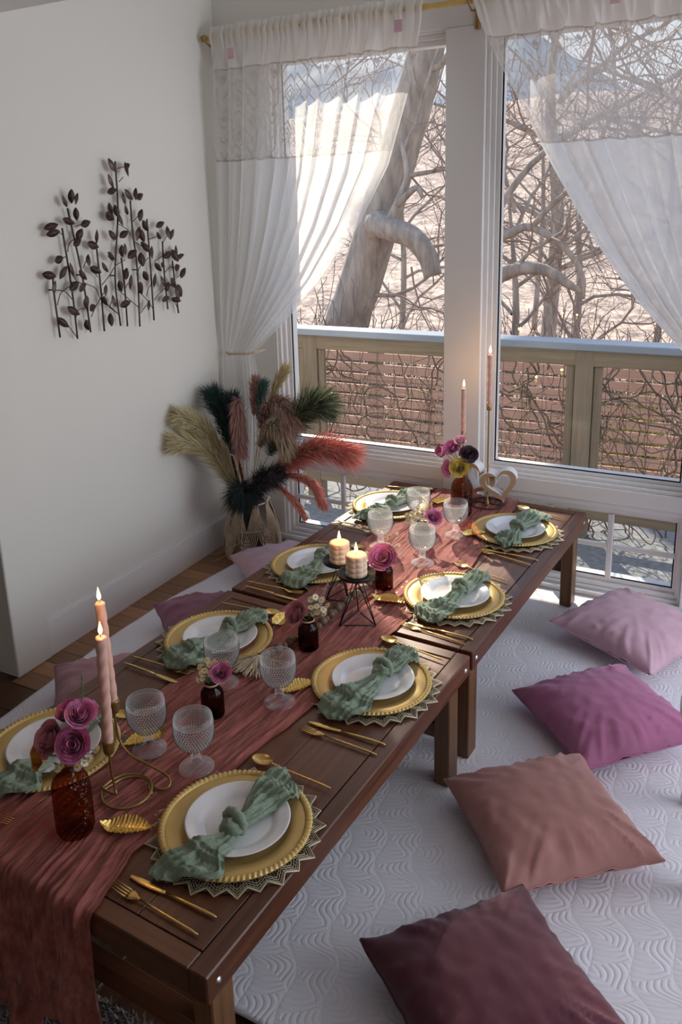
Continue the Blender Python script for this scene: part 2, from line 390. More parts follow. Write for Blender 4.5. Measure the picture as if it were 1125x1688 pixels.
mesh_o = w.build('wire_mesh', pm('wire', (.17, .16, .15), .5, .5), rl, False); mesh_o['kind'] = 'stuff'
# dry vines tangled through the mesh
vm = pm('dry_vine', (.20, .145, .105), .85, var=((30, 30, 30), .35)); vm2 = pm('pale_vine', (.48, .39, .28), .85)
rv = random.Random(11)
vb = MB()
for i in range(210):
    x = rv.uniform(-4, 1.2); z = rv.uniform(-.05, .75); y = 4.37 + rv.uniform(-.05, .16); a = rv.uniform(0, 2 * pi); P = []
    for k in range(16):
        P.append((x, y, z)); a += rv.gauss(0, .5); x += .05 * cos(a); z += .05 * sin(a); y += rv.gauss(0, .01)
        if z > .86 or z < -.08: a = -a
    vb.tube(smooth_path(P, 2), rv.choice([.0025, .003, .005]), 4, 0 if rv.random() < .86 else 1)
for i in range(850):
    x = rv.uniform(-4, 1.2); z = rv.uniform(-.06, .55); y = 4.38 + rv.uniform(-.04, .14); P = [(x, y, z)]
    for k in range(4): x += rv.gauss(0, .03); z += rv.gauss(.05, .03); P.append((x, y, z))
    vb.tube(P, .0018, 3, 0 if rv.random() < .8 else 1)
vo = vb.build('vine_tangle', [vm, vm2], None, True); tag(vo, 'tangle of dry bare vines climbing the wire mesh of the deck railing', 'vines', kind='stuff')
# slatted fence past the deck
slat_m = wood('fence_slat', 0, (.30, .16, .11), (.52, .30, .22), .75)
fz = thing('slat_fence', 'reddish brown horizontal slat fence beyond the deck railing', 'fence', (-1.5, 6.6, -1.3))
sm = MB(); sm.box((-3.6, -.012, 0), (3.6, .012, .073)); first = sm.build('slat', slat_m, fz, False)
for i in range(1, 18): obj('slat', first.data, fz, (0, 0, i * .098))
for px in (-3.3, -1.6, .1, 1.8, 3.3):
    b = MB(); b.box((px - .05, .014, -.2), (px + .05, .10, 1.76)); b.build('fence_post', rail_z, fz, False)
# land: dry hillside, hazy mountain ridge
hm, nt, b_, _o = newmat('dry_grass_hill')
f1 = noisetex(nt, (.5, .5, .5), 1, 6, .65); f2 = noisetex(nt, (3.4, 3.4, 3.4), 1, 6, .75); ff = f1 * .35 + f2 * .65
lk(nt, ramp(nt, ff, [(.42, (.15, .11, .105)), (.48, (.36, .26, .215)), (.55, (.60, .45, .35)), (.66, (.74, .58, .46))]), b_.inputs['Base Color']); b_.inputs['Roughness'].default_value = .95
def land(u, v):
    y = 4.9 + 90 * v * v; x = lerp(-1.2, .55, u) * (y * .95 + 6)
    z = -1.55 + .012 * max(0, y - 9) + .0021 * max(0, y - 9) ** 2 * (1 if y < 40 else 1)
    z = min(z, 9) + nz(x * .15, y * .15) * .35 * min(1, y / 20) + nz(x * .5, y * .5, 4) * .12
    return (x, y, z)
g = MB(); g.grid(110, 110, land); hill = struct(g.build('ground_hillside', hm))
mm = pm('hazy_mountain', (.46, .47, .47), 1.0, var=((.05, .05, .05), .2))  # distance haze put into the pale base colour
rp_ = [(-140, 40), (-95, 30), (-73, 31), (-60, 36), (-53.5, 34.5), (-49.6, 31.4), (-44.4, 27.8), (-34.7, 21.6), (-22.2, 20), (0, 17), (60, 24), (120, 20)]
def ridge(u, v):
    x = lerp(-150, 120, u); top = poly(rp_, x) + nz(x * .2, 0, 2) * 1.4
    return (x, 200 - 75 * (1 - v) + nz(x * .05, v * 3) * 6, lerp(-3, top, v ** .9) + nz(x * .12, v * 4, 9) * 1.5 * (1 - v))
g = MB(); g.grid(160, 24, ridge); struct(g.build('ground_mountain', mm))
# trees
bark = pm('grey_bark', (.33, .28, .24), .95, var=((14, 14, 3), .35), bump=((40, 40, 6), .6, .01)); twigm = pm('twig', (.29, .215, .18), .9)
rt = random.Random(21)
def grow(mb, p, d, L, r, lev, droop=0.0):
    n = 5 if lev > 1 else 4; P = [V(p)]; d = V(d).normalized()
    for k in range(n):
        d = (d + V((rt.gauss(0, .20), rt.gauss(0, .20), rt.gauss(0, .20) - droop))).normalized(); P.append(P[-1] + d * (L / n))
    mb.tube(P, [lerp(r, r * .45, i / n) for i in range(n + 1)], 7 if lev > 2 else (5 if lev > 1 else 3), 0 if lev > 2 else 1, cap=False)
    if lev <= 0: return
    for k in range(rt.choice([3, 4, 4, 5])):
        i = rt.randint(1, n); q = P[i]; t = (P[i] - P[i-1]).normalized(); ax = V((rt.gauss(0, 1), rt.gauss(0, 1), rt.gauss(0, 1)))
        nd = (t + t.cross(ax).normalized() * rt.uniform(.5, 1.1)).normalized(); grow(mb, q, nd, L * rt.uniform(.5, .75), r * .45, lev - 1, droop)
def tree(label, base, trunk, limbs, seeds):
    t = thing('bare_tree', label, 'tree', base); o = V(base)
    tb = MB(); P = smooth_path([V(p) - o for p, _ in trunk], 5); m_ = len(P) - 1
    tb.tube(P, [poly([(i / (len(trunk) - 1), r) for i, (_, r) in enumerate(trunk)], k / m_) * (1 + .08 * nz(k * .7, 3)) for k in range(m_ + 1)], 16)
    tb.build('trunk', bark, t)
    for pts, r0, r1 in limbs:
        Q = smooth_path([V(p) - o for p in pts], 5); m2 = len(Q) - 1; lb = MB(); lb.tube(Q, [lerp(r0, r1, k / m2) for k in range(m2 + 1)], 10); lb.build('limb', bark, t)
    bb = MB()
    for p, d, L, r, lev, dr in seeds: grow(bb, V(p) - o, d, L, r, lev, dr)
    if seeds: bb.build('branches', [bark, twigm], t)['kind'] = 'stuff'
    return t
tree('big leaning grey tree trunk seen through the left curtain', (-4.75, 9, -1.6), [((-4.85, 9, -1.6), .36), ((-4.6, 9, 0), .27), ((-4.35, 9, .7), .25), ((-3.95, 9, 1.85), .23), ((-3.6, 9, 2.9), .20), ((-3.2, 9, 4.4), .15), ((-2.9, 9.2, 6.0), .08)],
     [([(-4.15, 9, 1.2), (-4.0, 8.7, 1.36), (-3.82, 8.6, 1.31), (-3.54, 8.6, 1.21), (-3.37, 8.6, 1.02), (-3.30, 8.6, .80)], .15, .10),
      ([(-3.85, 8.6, 1.30), (-3.72, 8.6, 1.55), (-3.62, 8.65, 1.85), (-3.70, 8.7, 2.2)], .055, .02), ([(-3.72, 8.6, 1.55), (-3.5, 8.6, 1.72), (-3.42, 8.6, 1.62)], .045, .02)],
     [((-3.7, 8.7, 2.1), (.3, -.2, 1), 1.5, .022, 3, 0), ((-3.45, 8.6, 1.1), (.8, .1, .35), 1.1, .02, 3, .02), ((-3.6, 9, 2.9), (.8, -.3, .1), 1.7, .04, 3, .03), ((-3.9, 9, 1.9), (.9, -.4, -.2), 1.4, .03, 3, .02), ((-3.3, 9, 4.0), (1, -.2, -.2), 2.2, .05, 3, .05), ((-4.4, 9, .5), (1, -.4, 0), 1.2, .03, 3, 0), ((-3.55, 8.6, .9), (.2, 0, -.9), .9, .012, 2, 0)])
tree('bare arching tree with drooping twigs outside the right window', (-2.0, 9.4, -1.6), [((-2.75, 8.2, -1.6), .15), ((-2.7, 8.2, .2), .12), ((-2.55, 8.1, .75), .085), ((-2.3, 8.1, .92), .07), ((-2.0, 8, .95), .055), ((-1.75, 8, .82), .04), ((-1.62, 8, .74), .02)],
     [([(-2.6, 8.1, .3), (-2.55, 8.1, 1.1), (-2.3, 8.05, 1.28), (-2.1, 8, 1.33), (-1.8, 8, 1.15), (-1.62, 8, .9), (-1.6, 8, .68)], .06, .015), ([(-2.7, 8.2, .2), (-2.6, 8.2, 1.2), (-2.2, 8.3, 1.9), (-1.6, 8.4, 2.3)], .05, .02)],
     [((-2.1, 8, 1.33), (.5, -.1, .9), 1.3, .03, 3, 0), ((-1.8, 8, 1.15), (.9, 0, .3), 1.2, .022, 3, .03), ((-2.3, 8.1, .92), (.5, -.2, .8), 1.2, .022, 3, 0), ((-2.2, 8.3, 1.9), (.7, 0, .6), 1.6, .03, 3, .02), ((-1.62, 8.4, 2.3), (.7, 0, -.2), 1.5, .022, 3, .06), ((-2.0, 8, .95), (.3, 0, -.8), .9, .012, 2, .04), ((-1.75, 8, .8), (.2, 0, -.9), .9, .012, 2, .04), ((-2.5, 8.1, 1.2), (-.5, 0, .8), 1.2, .02, 3, 0)])
tree('slim bare tree farther up the hillside', (-3.6, 15, -1.4), [((-3.6, 15, -1.4), .14), ((-3.5, 15, 1.2), .11), ((-3.7, 15, 3.2), .08), ((-3.5, 15, 5.2), .03)], [],
     [((-3.55, 15, z), (s, .1, .6), 2.3, .05, 3, 0) for z, s in ((.2, 1), (1.0, -1), (1.6, 1), (2.4, -1), (3.0, 1), (3.8, -.6), (4.4, .8))])
tree('thin bare tree beyond the fence toward the right', (-.9, 12, -1.5), [((-.9, 12, -1.5), .10), ((-.8, 12, .8), .08), ((-1.0, 12, 2.6), .04)], [],
     [((-.85, 12, z), (s, .1, .5), 2.0, .04, 3, 0) for z, s in ((-.2, -1), (.6, 1), (1.2, -1), (1.9, .8), (2.4, -.7))])
for k_, (bx, by, bz, hh) in enumerate([(-5.6, 13, -1.5, 4.2), (-2.6, 12.2, -1.5, 3.6), (-1.9, 16, -1.4, 4.8), (-4.6, 18, -1.3, 5.2), (-.4, 15, -1.4, 4.0), (-3.1, 10.8, -1.5, 3.2)]):
    tree(['twiggy bare sapling far left behind the leaning trunk', 'twiggy bare sapling just behind the window post', 'twiggy bare tree right of the window post, farther off', 'twiggy bare tree high on the hillside at the left', 'twiggy bare tree at the far right behind the curtain', 'small twiggy bare sapling below the cut limb'][k_], (bx, by, bz), [((bx, by, bz), .06), ((bx + .1, by, bz + hh * .5), .045), ((bx - .05, by, bz + hh), .015)], [],
         [((bx + .05, by, bz + hh * q), (s_, .1, .7), hh * .42, .028, 3, 0) for q, s_ in ((.22, 1), (.30, -1), (.42, .8), (.5, -.9), (.6, 1), (.7, -.8), (.82, .5), (.9, -.4))])
big = [o_ for o_ in bpy.data.objects if o_.get('label', '').startswith('big leaning')][0]
rc = random.Random(31); cb = MB()  # out-of-view leaf clumps added to keep sun off cushions and right curtain
for c, r, n_ in [((-4.35, 9.0, 5.15), (.34, .4, .35), 1000), ((-4.78, 9.0, 5.66), (.30, .4, .24), 900), ((-5.24, 9.0, 5.99), (.25, .4, .19), 900), ((-3.9, 9.0, 5.0), (.5, .5, .5), 1000), ((-4.38, 9.0, 6.35), (.40, .4, .48), 1300)]:
    for i in range(n_):
        d_ = V((rc.gauss(0, 1), rc.gauss(0, 1), rc.gauss(0, 1))).normalized() * rc.random() ** .4; p = V((c[0] + d_.x * r[0], c[1] + d_.y * r[1], c[2] + d_.z * r[2])) - V(big.location)
        a_ = V((rc.gauss(0, 1), rc.gauss(0, 1), rc.gauss(0, 1))).normalized(); b2 = a_.orthogonal().normalized(); L_ = rc.uniform(.05, .09)
        cb.add([p - a_ * L_, p + b2 * L_ * .45, p + a_ * L_, p - b2 * L_ * .45], [(0, 1, 2, 3)])
cb.build('sun_block_leaves', pm('sun_block_leaf', (.26, .18, .10), .9), big, False)['kind'] = 'stuff'
bushm = pm('dry_brush', (.21, .165, .145), .95); bushy = pm('yellow_green_shrub', (.42, .40, .10), .9)
for lab, c, r, m_, n_ in [('dark dry brush below the big tree trunk', (-4.4, 8.3, -1.2), (1.5, .8, 2.05), bushm, 1300), ('grey dry brush behind the railing at the window post', (-2.6, 9.0, -1.3), (1.6, .9, 2.1), bushm, 1300), ('dark dry brush at the right behind the slat fence', (-.6, 9.2, -1.4), (1.9, .9, 2.3), bushm, 1500), ('small yellow green shrub beside the right curtain edge', (-.98, 7.6, -.9), (.16, .2, 1.15), bushy, 500)]:
    b = MB(); rb = random.Random(len(lab))
    for i in range(n_):
        a = rb.uniform(0, 2 * pi); q = sqrt(rb.random()); x = c[0] + r[0] * q * cos(a); y = c[1] + r[1] * q * sin(a); h = r[2] * rb.uniform(.4, 1) * (1.1 - .6 * q * q); P = [(x, y, c[2] + h * rb.uniform(0, .7))]
        for k in range(4): x += rb.gauss(0, .06); y += rb.gauss(0, .06); P.append((x, y, P[-1][2] + rb.uniform(0.0, h * .14)))
        b.tube(P, .005, 3, cap=False)
    tag(b.build('shrub', m_, None), lab, 'shrub', kind='stuff')
# ------------------------------------------------------------------ curtains
def curtainmat():
    m, nt, b, out = newmat('sheer_white_cloth'); nt.nodes.remove(b); N = nt.nodes.new
    u, z, _ = xyz(nt, 'UV')
    p = .085
    a = ((u / p).op('FRACT') - .5).op('ABSOLUTE') * p
    zig = (((z + a * 1.7) / .062).op('FRACT') - .5).op('ABSOLUTE').op('LESS_THAN', .075)
    b2 = ((z / .17).op('FRACT') - .5).op('ABSOLUTE') * .17
    dd = a * 1.9 + b2
    dia = (dd - .035).op('ABSOLUTE').op('LESS_THAN', .004).op('MAXIMUM', (dd - .016).op('ABSOLUTE').op('LESS_THAN', .003))
    dots = ((((u + .0425) / p).op('FRACT') - .5).op('ABSOLUTE') * p + ((((z + .08) / .17).op('FRACT') - .5).op('ABSOLUTE') * .17)).op('LESS_THAN', .012)
    inside = (dd).op('LESS_THAN', .040)
    line = (zig * (inside * -1.0 + 1.0)).op('MAXIMUM', dia).op('MAXIMUM', dots)
    lace = z.op('GREATER_THAN', 1.868) * z.op('LESS_THAN', 2.25)
    head = z.op('GREATER_THAN', 2.25)
    seam = (z - 1.866).op('ABSOLUTE').op('LESS_THAN', .0035).op('MAXIMUM', (z - 2.25).op('ABSOLUTE').op('LESS_THAN', .003))
    veil = ((u / 1.55 - .88) / .07).op('MAXIMUM', 0.0).op('MINIMUM', 1.0)
    op_lace = line * .42 + .46 - veil * .08
    op = lace * op_lace + (lace * -1.0 + 1.0) * (head * .05 + .90 - veil * (head * -.30 + .38))
    op = op.op('MAXIMUM', seam * .96)
    tr = N('ShaderNodeBsdfTransparent'); df = N('ShaderNodeBsdfDiffuse'); tl = N('ShaderNodeBsdfTranslucent')
    c = mixc(nt, seam * .6 + lace * line * .5, (.95, .945, .935), (.42, .36, .31))  # backlit darkening of dense lace put into line colour; seam thread darker
    lk(nt, c, df.inputs[0]); lk(nt, c, tl.inputs[0])
    m1 = N('ShaderNodeMixShader'); m1.inputs[0].default_value = .66; lk(nt, df.outputs[0], m1.inputs[1]); lk(nt, tl.outputs[0], m1.inputs[2])
    m2 = N('ShaderNodeMixShader'); lk(nt, op.o, m2.inputs[0]); lk(nt, tr.outputs[0], m2.inputs[1]); lk(nt, m1.outputs[0], m2.inputs[2]); lk(nt, m2.outputs[0], out.inputs[0]); return m
MT['sheer'] = curtainmat()
MT['clothwhite'] = pm('white_cotton', (.86, .85, .83), .9)
MT['patch'] = pm('pink_cloth_patch', (.66, .44, .50), .9)
CY = 3.315
def sst(a, b, x): t = min(1, max(0, (x - a) / (b - a))); return t * t * (3 - 2 * t)
def curtain(edgeA, edgeB, seed, label, zbot, npl, tie_z, veil):
    # edgeA, edgeB: (z, x) tables from top to bottom of the straight side and of the swept side
    root = thing('sheer_curtain', label, 'curtain', (0, CY, 0)); A = sorted(edgeA); B = sorted(edgeB)
    nu, nv = 420, 120; vv = []; uv = []
    for j in range(nv):
        z = lerp(2.428, zbot, j / (nv - 1)); xa = poly(A, z); xb = poly(B, z); sq = min(1, abs(xb - xa) / 1.0); hd_ = sst(2.22, 2.34, z)
        for i in range(nu):
            u = i / (nu - 1); vl = sst(.85, .94, u) if veil else 0.0
            ph = npl * (u + .055 * nz(u * 3.2, seed, z * .22) + .022 * nz(u * 8, seed + 4, z * .35))
            k = max(.15, .62 + 1.1 * nz(u * 6.3, seed + 9, z * .15))
            y1 = .027 * k * (sin(2 * pi * ph) + .28 * sin(4 * pi * ph + 1)) + .007 * nz(u * 34, z * 1.3, seed)
            y2 = .0055 * sin(2 * pi * (npl * 2.6 * u + .8 * nz(u * 20, seed))) + .003 * nz(u * 60, z * 3, seed)
            y = lerp(y1 * (1 - .75 * vl), y2, hd_) * lerp(.65, 1, sq)
            xx = lerp(xa, xb, u) + .012 * cos(2 * pi * ph) * sq * (1 - hd_) * (1 - vl) + .004 * cos(2 * pi * npl * 2.6 * u) * hd_
            if abs(z - tie_z) < .12: y *= .35 + .65 * abs(z - tie_z) / .12
            y -= .0155 * exp(-((z - 2.386) / .018) ** 2) + .004 * hd_
            vv.append((xx, y, z + .007 * nz(u * 24, seed + 3) * (1 if z < 2.3 else .8))); uv.append(((u if veil else 1 - u) * 1.55, z))
    b = MB(); b.v = vv; b.f = [(j*nu+i, j*nu+i+1, (j+1)*nu+i+1, (j+1)*nu+i) for j in range(nv-1) for i in range(nu-1)]; b.m = [0] * len(b.f)
    b.build('cloth', MT['sheer'], root, True, uv=uv)
    return root
cl = curtain([(2.41, -2.315), (1.775, -2.335), (1.222, -2.352), (.866, -2.358), (.29, -2.362)],
             [(2.41, -1.315), (2.382, -1.318), (2.299, -1.330), (2.085, -1.378), (1.816, -1.465), (1.577, -1.607), (1.346, -1.79), (1.151, -1.99), (1.031, -2.125), (.985, -2.175), (.94, -2.165), (.80, -2.15), (.5, -2.18), (.29, -2.22)], 1.3,
             'white sheer lace-topped curtain tied back at the left of the window', .30, 12, .985, True)
cr_ = curtain([(2.41, -.03), (1.2, -.06), (.29, -.06)],
             [(2.41, -1.115), (2.377, -1.109), (2.249, -1.070), (2.184, -1.040), (1.985, -.925), (1.809, -.828), (1.61, -.706), (1.434, -.588), (1.281, -.470), (1.103, -.300), (.99, -.21), (.94, -.215), (.8, -.2), (.29, -.16)], 5.7,
             'white sheer lace-topped curtain swept to the right of the window', .30, 11, .985, False)
for root, lst in ((cl, [(-2.19, 2.305), (-1.405, 2.325)]), (cr_, [(-.60, 2.325), (-.33, 2.33)])):
    for x, z in lst:
        b = MB(); b.box((x - .017, -.038, z - .022), (x + .017, -.0355, z + .022)); b.build('pink_patch', MT['patch'], root, False)
for i in range(5):                                                             # tassels on the hem
    b = MB(); x = -2.345 + i * .030; b.tube([(x, 0, .30), (x, 0, .262)], .002, 5); b.ball((x, 0, .258), .009, 8, 6)
    for k in range(14): a = k * 2.4; b.tube([(x, 0, .258), (x + .010 * cos(a), .010 * sin(a), .22), (x + .013 * cos(a), .013 * sin(a), .185)], .0018, 4)
    b.build('tassel', MT['clothwhite'], cl)
b = MB()
for root, x0, x1 in ((cl, -2.36, -2.13), (cr_, -.27, -.05)):
    b = MB(); b.tube([(x0, .035, .975), (lerp(x0, x1, .3), -.045, .983), (lerp(x0, x1, .8), -.045, .992), (x1, .03, 1.0)], .006, 6); b.build('tieback', MT['jute'], root)
rod = thing('curtain_rod', 'yellow bamboo curtain rod across the top of the window', 'curtain rod', (-1.2, CY, 2.385))
b = MB(); P = []; rr = []
for i in range(61): x = -1.15 + i * 2.55 / 60; P.append((x, 0, 0)); rr.append(.0105 + (.002 if i % 12 == 0 else 0))
b.tube(P, rr, 12); b.build('pole', MT['bamboo'], rod)
for x in (-1.135, .07, 1.25):
    b = MB(); b.box((x - .009, .085, -.085), (x + .009, .112, .01), 0, .002); b.tube([(x, .095, -.02), (x, .02, -.03), (x, -.014, -.012), (x, -.018, .012)], .004, 6); b.build('bracket', MT['brass'], rod)
b = MB(); b.tube([(-1.152, 0, 0), (-1.160, 0, 0)], .014, 10); b.build('end_cap', MT['brass'], rod)

MT['gap_dark'] = pm('dark_gap_sheet', (.02, .008, .005), .7)  # near-black sheet added so gaps between the boards look deep in shade
# ------------------------------------------------------------------ low tables
TYAW = -.0576; TO = V((-1.643, .949, 0)); TW_ = .886; ZT = .405
TM = Matrix.Translation(TO) @ Matrix.Rotation(TYAW, 4, 'Z')
def table(y0, L, label):
    c = TM @ V((TW_ / 2, y0 + L / 2, 0)); t = thing('low_table', label, 'table', c, TYAW)
    hx, hy = TW_ / 2, L / 2; fr = .042; H = ZT
    def part(n, a, b_, m, bev=.003):
        q = MB(); q.box(a, b_, 0, bev); return q.build(n, m, t, False)
    for s in (-1, 1):
        part('side_rail', (min(s*hx, s*(hx-fr)), -hy, H - .062), (max(s*hx, s*(hx-fr)), hy, H), MT['tab_y'])
        part('end_rail', (-hx + fr + .0006, min(s*hy, s*(hy-fr)), H - .060), (hx - fr - .0006, max(s*hy, s*(hy-fr)), H - .0004), MT['tab_x'])
        part('stretcher', (-hx + .07, s * (hy - .065) - .018, .155), (hx - .07, s * (hy - .065) + .018, .205), MT['tab_x'])
    part('gap_sheet', (-hx + fr - .004, -hy + fr - .004, H - .034), (hx - fr + .004, hy - fr + .004, H - .0225), MT['gap_dark'], 0)
    nb = 5; w = (TW_ - 2 * fr) / nb
    for i in range(nb): part('top_board', (-hx + fr + i * w + (.0024 if i == 0 else .0008), -hy + fr + .0024, H - .022), (-hx + fr + (i + 1) * w - (.0024 if i == nb - 1 else .0008), hy - fr - .0024, H - .0022), MT['tab_y'], .0012)
    for sx in (-1, 1):
        for sy in (-1, 1):
            x, y = sx * (hx - .046), sy * (hy - .065); part('leg', (x - .024, y - .032, .012 if y0 + y + hy > .2 else .001), (x + .024, y + .032, H - .0625), MT['tab_z'])
            q = MB(); q.lathe([(.0001, .0035), (.005, .003), (.0085, .0)], 12, M=Matrix.Translation((sx * hx, sy * (hy - .032), H - .034)) @ Matrix.Rotation(sx * pi / 2, 4, 'Y')); q.build('bolt', MT['chrome'], t)
    return t
t1 = table(0, 1.207, 'dark wooden low table nearest the camera under the runner')
t2 = table(1.226, 1.246, 'dark wooden low table butted against the window wall')

# ------------------------------------------------------------------ runner
def runmat():
    m, nt, b, out = newmat('rose_gauze'); N = nt.nodes.new
    f = noisetex(nt, (90, 14, 30), 1, 5, .65); c = ramp(nt, f, [(.3, (.26, .062, .046)), (.7, (.58, .188, .150))]); lk(nt, c, b.inputs['Base Color'])
    b.inputs['Roughness'].default_value = .9; b.inputs['Sheen Weight'].default_value = .25
    g = noisetex(nt, (240, 120, 200), 1, 3, .6); bumpn(nt, b, g, .5, .0015)
    tl = N('ShaderNodeBsdfTranslucent'); lk(nt, c, tl.inputs[0]); tr = N('ShaderNodeBsdfTransparent')
    m1 = N('ShaderNodeMixShader'); m1.inputs[0].default_value = .25; lk(nt, b.outputs[0], m1.inputs[1]); lk(nt, tl.outputs[0], m1.inputs[2])
    h = noisetex(nt, (30, 8, 20), 1, 3, .5); k = (h - .42) * 1.1
    k = k.op('MAXIMUM', .02).op('MINIMUM', .28)
    m2 = N('ShaderNodeMixShader'); lk(nt, k.o, m2.inputs[0]); lk(nt, m1.outputs[0], m2.inputs[1]); lk(nt, tr.outputs[0], m2.inputs[2]); lk(nt, m2.outputs[0], out.inputs[0]); return m
RE = [(.90, -1.036), (1.06, -1.062), (1.12, -1.056), (1.41, -1.018), (1.64, -.983), (1.94, -.954), (2.1, -.947), (2.33, -.919), (2.67, -.875), (2.85, -.881), (3.38, -.90)]
LE = [(.90, -1.47), (1.12, -1.46), (1.36, -1.402), (1.63, -1.386), (1.7, -1.356), (1.88, -1.33), (2.13, -1.330), (2.35, -1.292), (2.73, -1.332), (3.02, -1.303), (3.38, -1.27)]
def yfront(x): return .949 - .0577 * (x + 1.643)
nu, nv = 230, 430; vv = []
Ltop = 3.385 - .90; HANG = .36
for j in range(nv):
    s = j / (nv - 1) * (Ltop + HANG)
    for i in range(nu):
        u = i / (nu - 1); y = 3.385 - min(s, Ltop)
        xr = poly(RE, y) + .010 * nz(s * 5, 1) + .006 * nz(s * 14, 2); xl = poly(LE, y) + .010 * nz(s * 5, 5) + .006 * nz(s * 14, 7)
        x = lerp(xl, xr, u + .012 * nz(u * 9, s * 3.5, 11))
        r1 = 1 - abs(nz(u * 10 + .5 * nz(s * 1.5, u * 3), s * 1.3, 1)) * 2.1; r2 = 1 - abs(nz(u * 24 + .4 * nz(s * 3, 4), s * 2.4, 7)) * 2.0; r3 = nz(u * 40, s * 30, 3)
        edge = .5 + .5 * min(1, min(u, 1 - u) * 12)
        h = .0015 + (.0065 * max(0, r1) ** 1.6 + .0042 * max(0, r2) ** 1.5 + .0013 * r3) * edge
        h = max(.0008, h + .0016 * max(0, 1 - abs(nz(u * 60, s * 5, 21)) * 3) * edge)
        d = s - Ltop; yf = yfront(x)
        if d <= -.012:
            yy = y if y > yf + .2 else lerp(yf, yf + .2, (y - .90) / max(1e-6, (yf + .2 - .90))) ; vv.append((x, yy, ZT + h))
        else:
            a = min(1, max(0, (d + .012) / .024)) * pi / 2; dn = max(0, d - .012)
            fl = 1 + dn * .30; xm = (poly(LE, .9) + poly(RE, .9)) / 2 - .02; x2 = xm + (x - xm) * fl
            fold = (.016 * sin(u * 31 + 2 * nz(u * 4, 3)) + .013 * nz(u * 14, s * 2.2, 5)) * min(1, dn * 6) + .006 * nz(u * 40, s * 5)
            ragged = 1 + .30 * nz(u * 5, 8) + .12 * nz(u * 23, 2)
            vv.append((x2 + .006 * nz(u * 20, s * 6, 3), yf - (.010 + h) * sin(a) - fold - .02 * dn - .012 * min(1, dn * 8), ZT - .012 + (.012 + h) * cos(a) - dn * ragged))
b = MB(); b.v = vv; b.f = [(j*nu+i, (j+1)*nu+i, (j+1)*nu+i+1, j*nu+i+1) for j in range(nv-1) for i in range(nu-1)]; b.m = [0] * len(b.f)
tag(b.build('table_runner', runmat(), None, True), 'crinkled dusty rose gauze runner along both tables, hanging off the near end', 'table runner')

# ------------------------------------------------------------------ quilt
def quiltmat():
    m, nt, b, out = newmat('quilted_white_cotton'); x, y, z = xyz(nt)
    # leaf-like quilting: slanted cells whose stitched lines swing one way or the other
    a = x * 9.6 + y * 3.9; c = y * 8.6 - x * 5.5
    wob = (c * 3.1416).op('SINE') * .16; a2 = a + wob
    fa = a2.op('FRACT'); ia = a2.op('FLOOR'); par = (ia * .5).op('FRACT') * 2.0
    c2 = c + par * .5; fc = c2.op('FRACT'); upper = (fa + fc - 1.0).op('GREATER_THAN', 0.0)
    l1 = (a2 * 6.0 + (c * 6.2832).op('SINE') * .9 + c * 1.5).op('FRACT'); l2 = (c2 * 7.0 + (fa * 3.1416).op('SINE') * .8).op('FRACT')
    rid = lambda t: ((t - .5).op('ABSOLUTE') * 2.0).op('POWER', 2.2) * -1.0 + 1.0
    h = rid(l1) * upper + rid(l2) * (upper * -1.0 + 1.0)
    e = ((fa - .5).op('ABSOLUTE') * 2.0).op('POWER', 8.0)
    hh = h * (e * -1.0 + 1.0) + noisetex(nt, (70, 70, 70), 1, 3, .6) * .25
    bumpn(nt, b, hh, .42, .0034); b.inputs['Base Color'].default_value = (.87, .845, .90, 1); b.inputs['Roughness'].default_value = .92; b.inputs['Sheen Weight'].default_value = .1
    return m
QX0, QX1, QY0, QY1 = -2.24, 1.3, 1.135, 3.405
nx, ny = 300, 200
b = MB()
def qpt(u, v):
    y = lerp(QY0, QY1, v); xl = poly([(1.1, -2.20), (1.67, -2.225), (2.07, -2.245), (2.5, -2.238), (3.0, -2.175), (3.42, -2.09)], y) + .006 * nz(y * 6, 3)
    x = lerp(xl, QX1, u)
    y0_ = 1.135 + .33 * sst(-.93, -1.12, x); yo = lerp(y0_, QY1, v) + (.012 * nz(x * 4, 9) if v < .02 else 0)
    z = .0085 + .0035 * max(0, nz(x * 3.2, y * 4.5, 1)) + .009 * max(0, 1 - abs(nz(x * 1.4 + y * 1.1, y * 1.1 - x, 6)) * 7) * max(0, nz(x * .9, y * .9, 3) + .25) * (1 if x > -.9 else .4)
    return (x, yo, z)
b.grid(nx, ny, qpt)
base = len(b.v); per = [i for i in range(nx)] + [nx*j + nx-1 for j in range(1, ny)] + [nx*(ny-1) + i for i in range(nx-2, -1, -1)] + [nx*j for j in range(ny-2, 0, -1)]
b.v += [(b.v[i][0], b.v[i][1], .0008) for i in per]; m_ = len(per)
for k in range(m_): b.f.append((per[k], base + k, base + (k+1) % m_, per[(k+1) % m_])); b.m.append(0)
tag(b.build('quilt', quiltmat(), None, True), 'white quilted bedspread spread over the floor under the tables and cushions', 'quilt')
# shaggy rug at the near left
b = MB(); rr_ = random.Random(5)
b.box((-2.1, -.3, -.001), (-.98, 1.03, .006))
for i in range(9000):
    x = rr_.uniform(-1.75, -.98); y = rr_.uniform(.60, 1.03); a = rr_.uniform(0, 2 * pi); l = rr_.uniform(.010, .020); w_ = .003
    b.add([(x - w_ * sin(a), y + w_ * cos(a), .005), (x + w_ * sin(a), y - w_ * cos(a), .005), (x + l * cos(a), y + l * sin(a), .020 + rr_.uniform(-.006, .006))], [(0, 1, 2)])
tag(b.build('shag_rug', MT['rug'], None, False), 'grey brown shaggy rug on the dark floor under the hanging runner', 'rug')

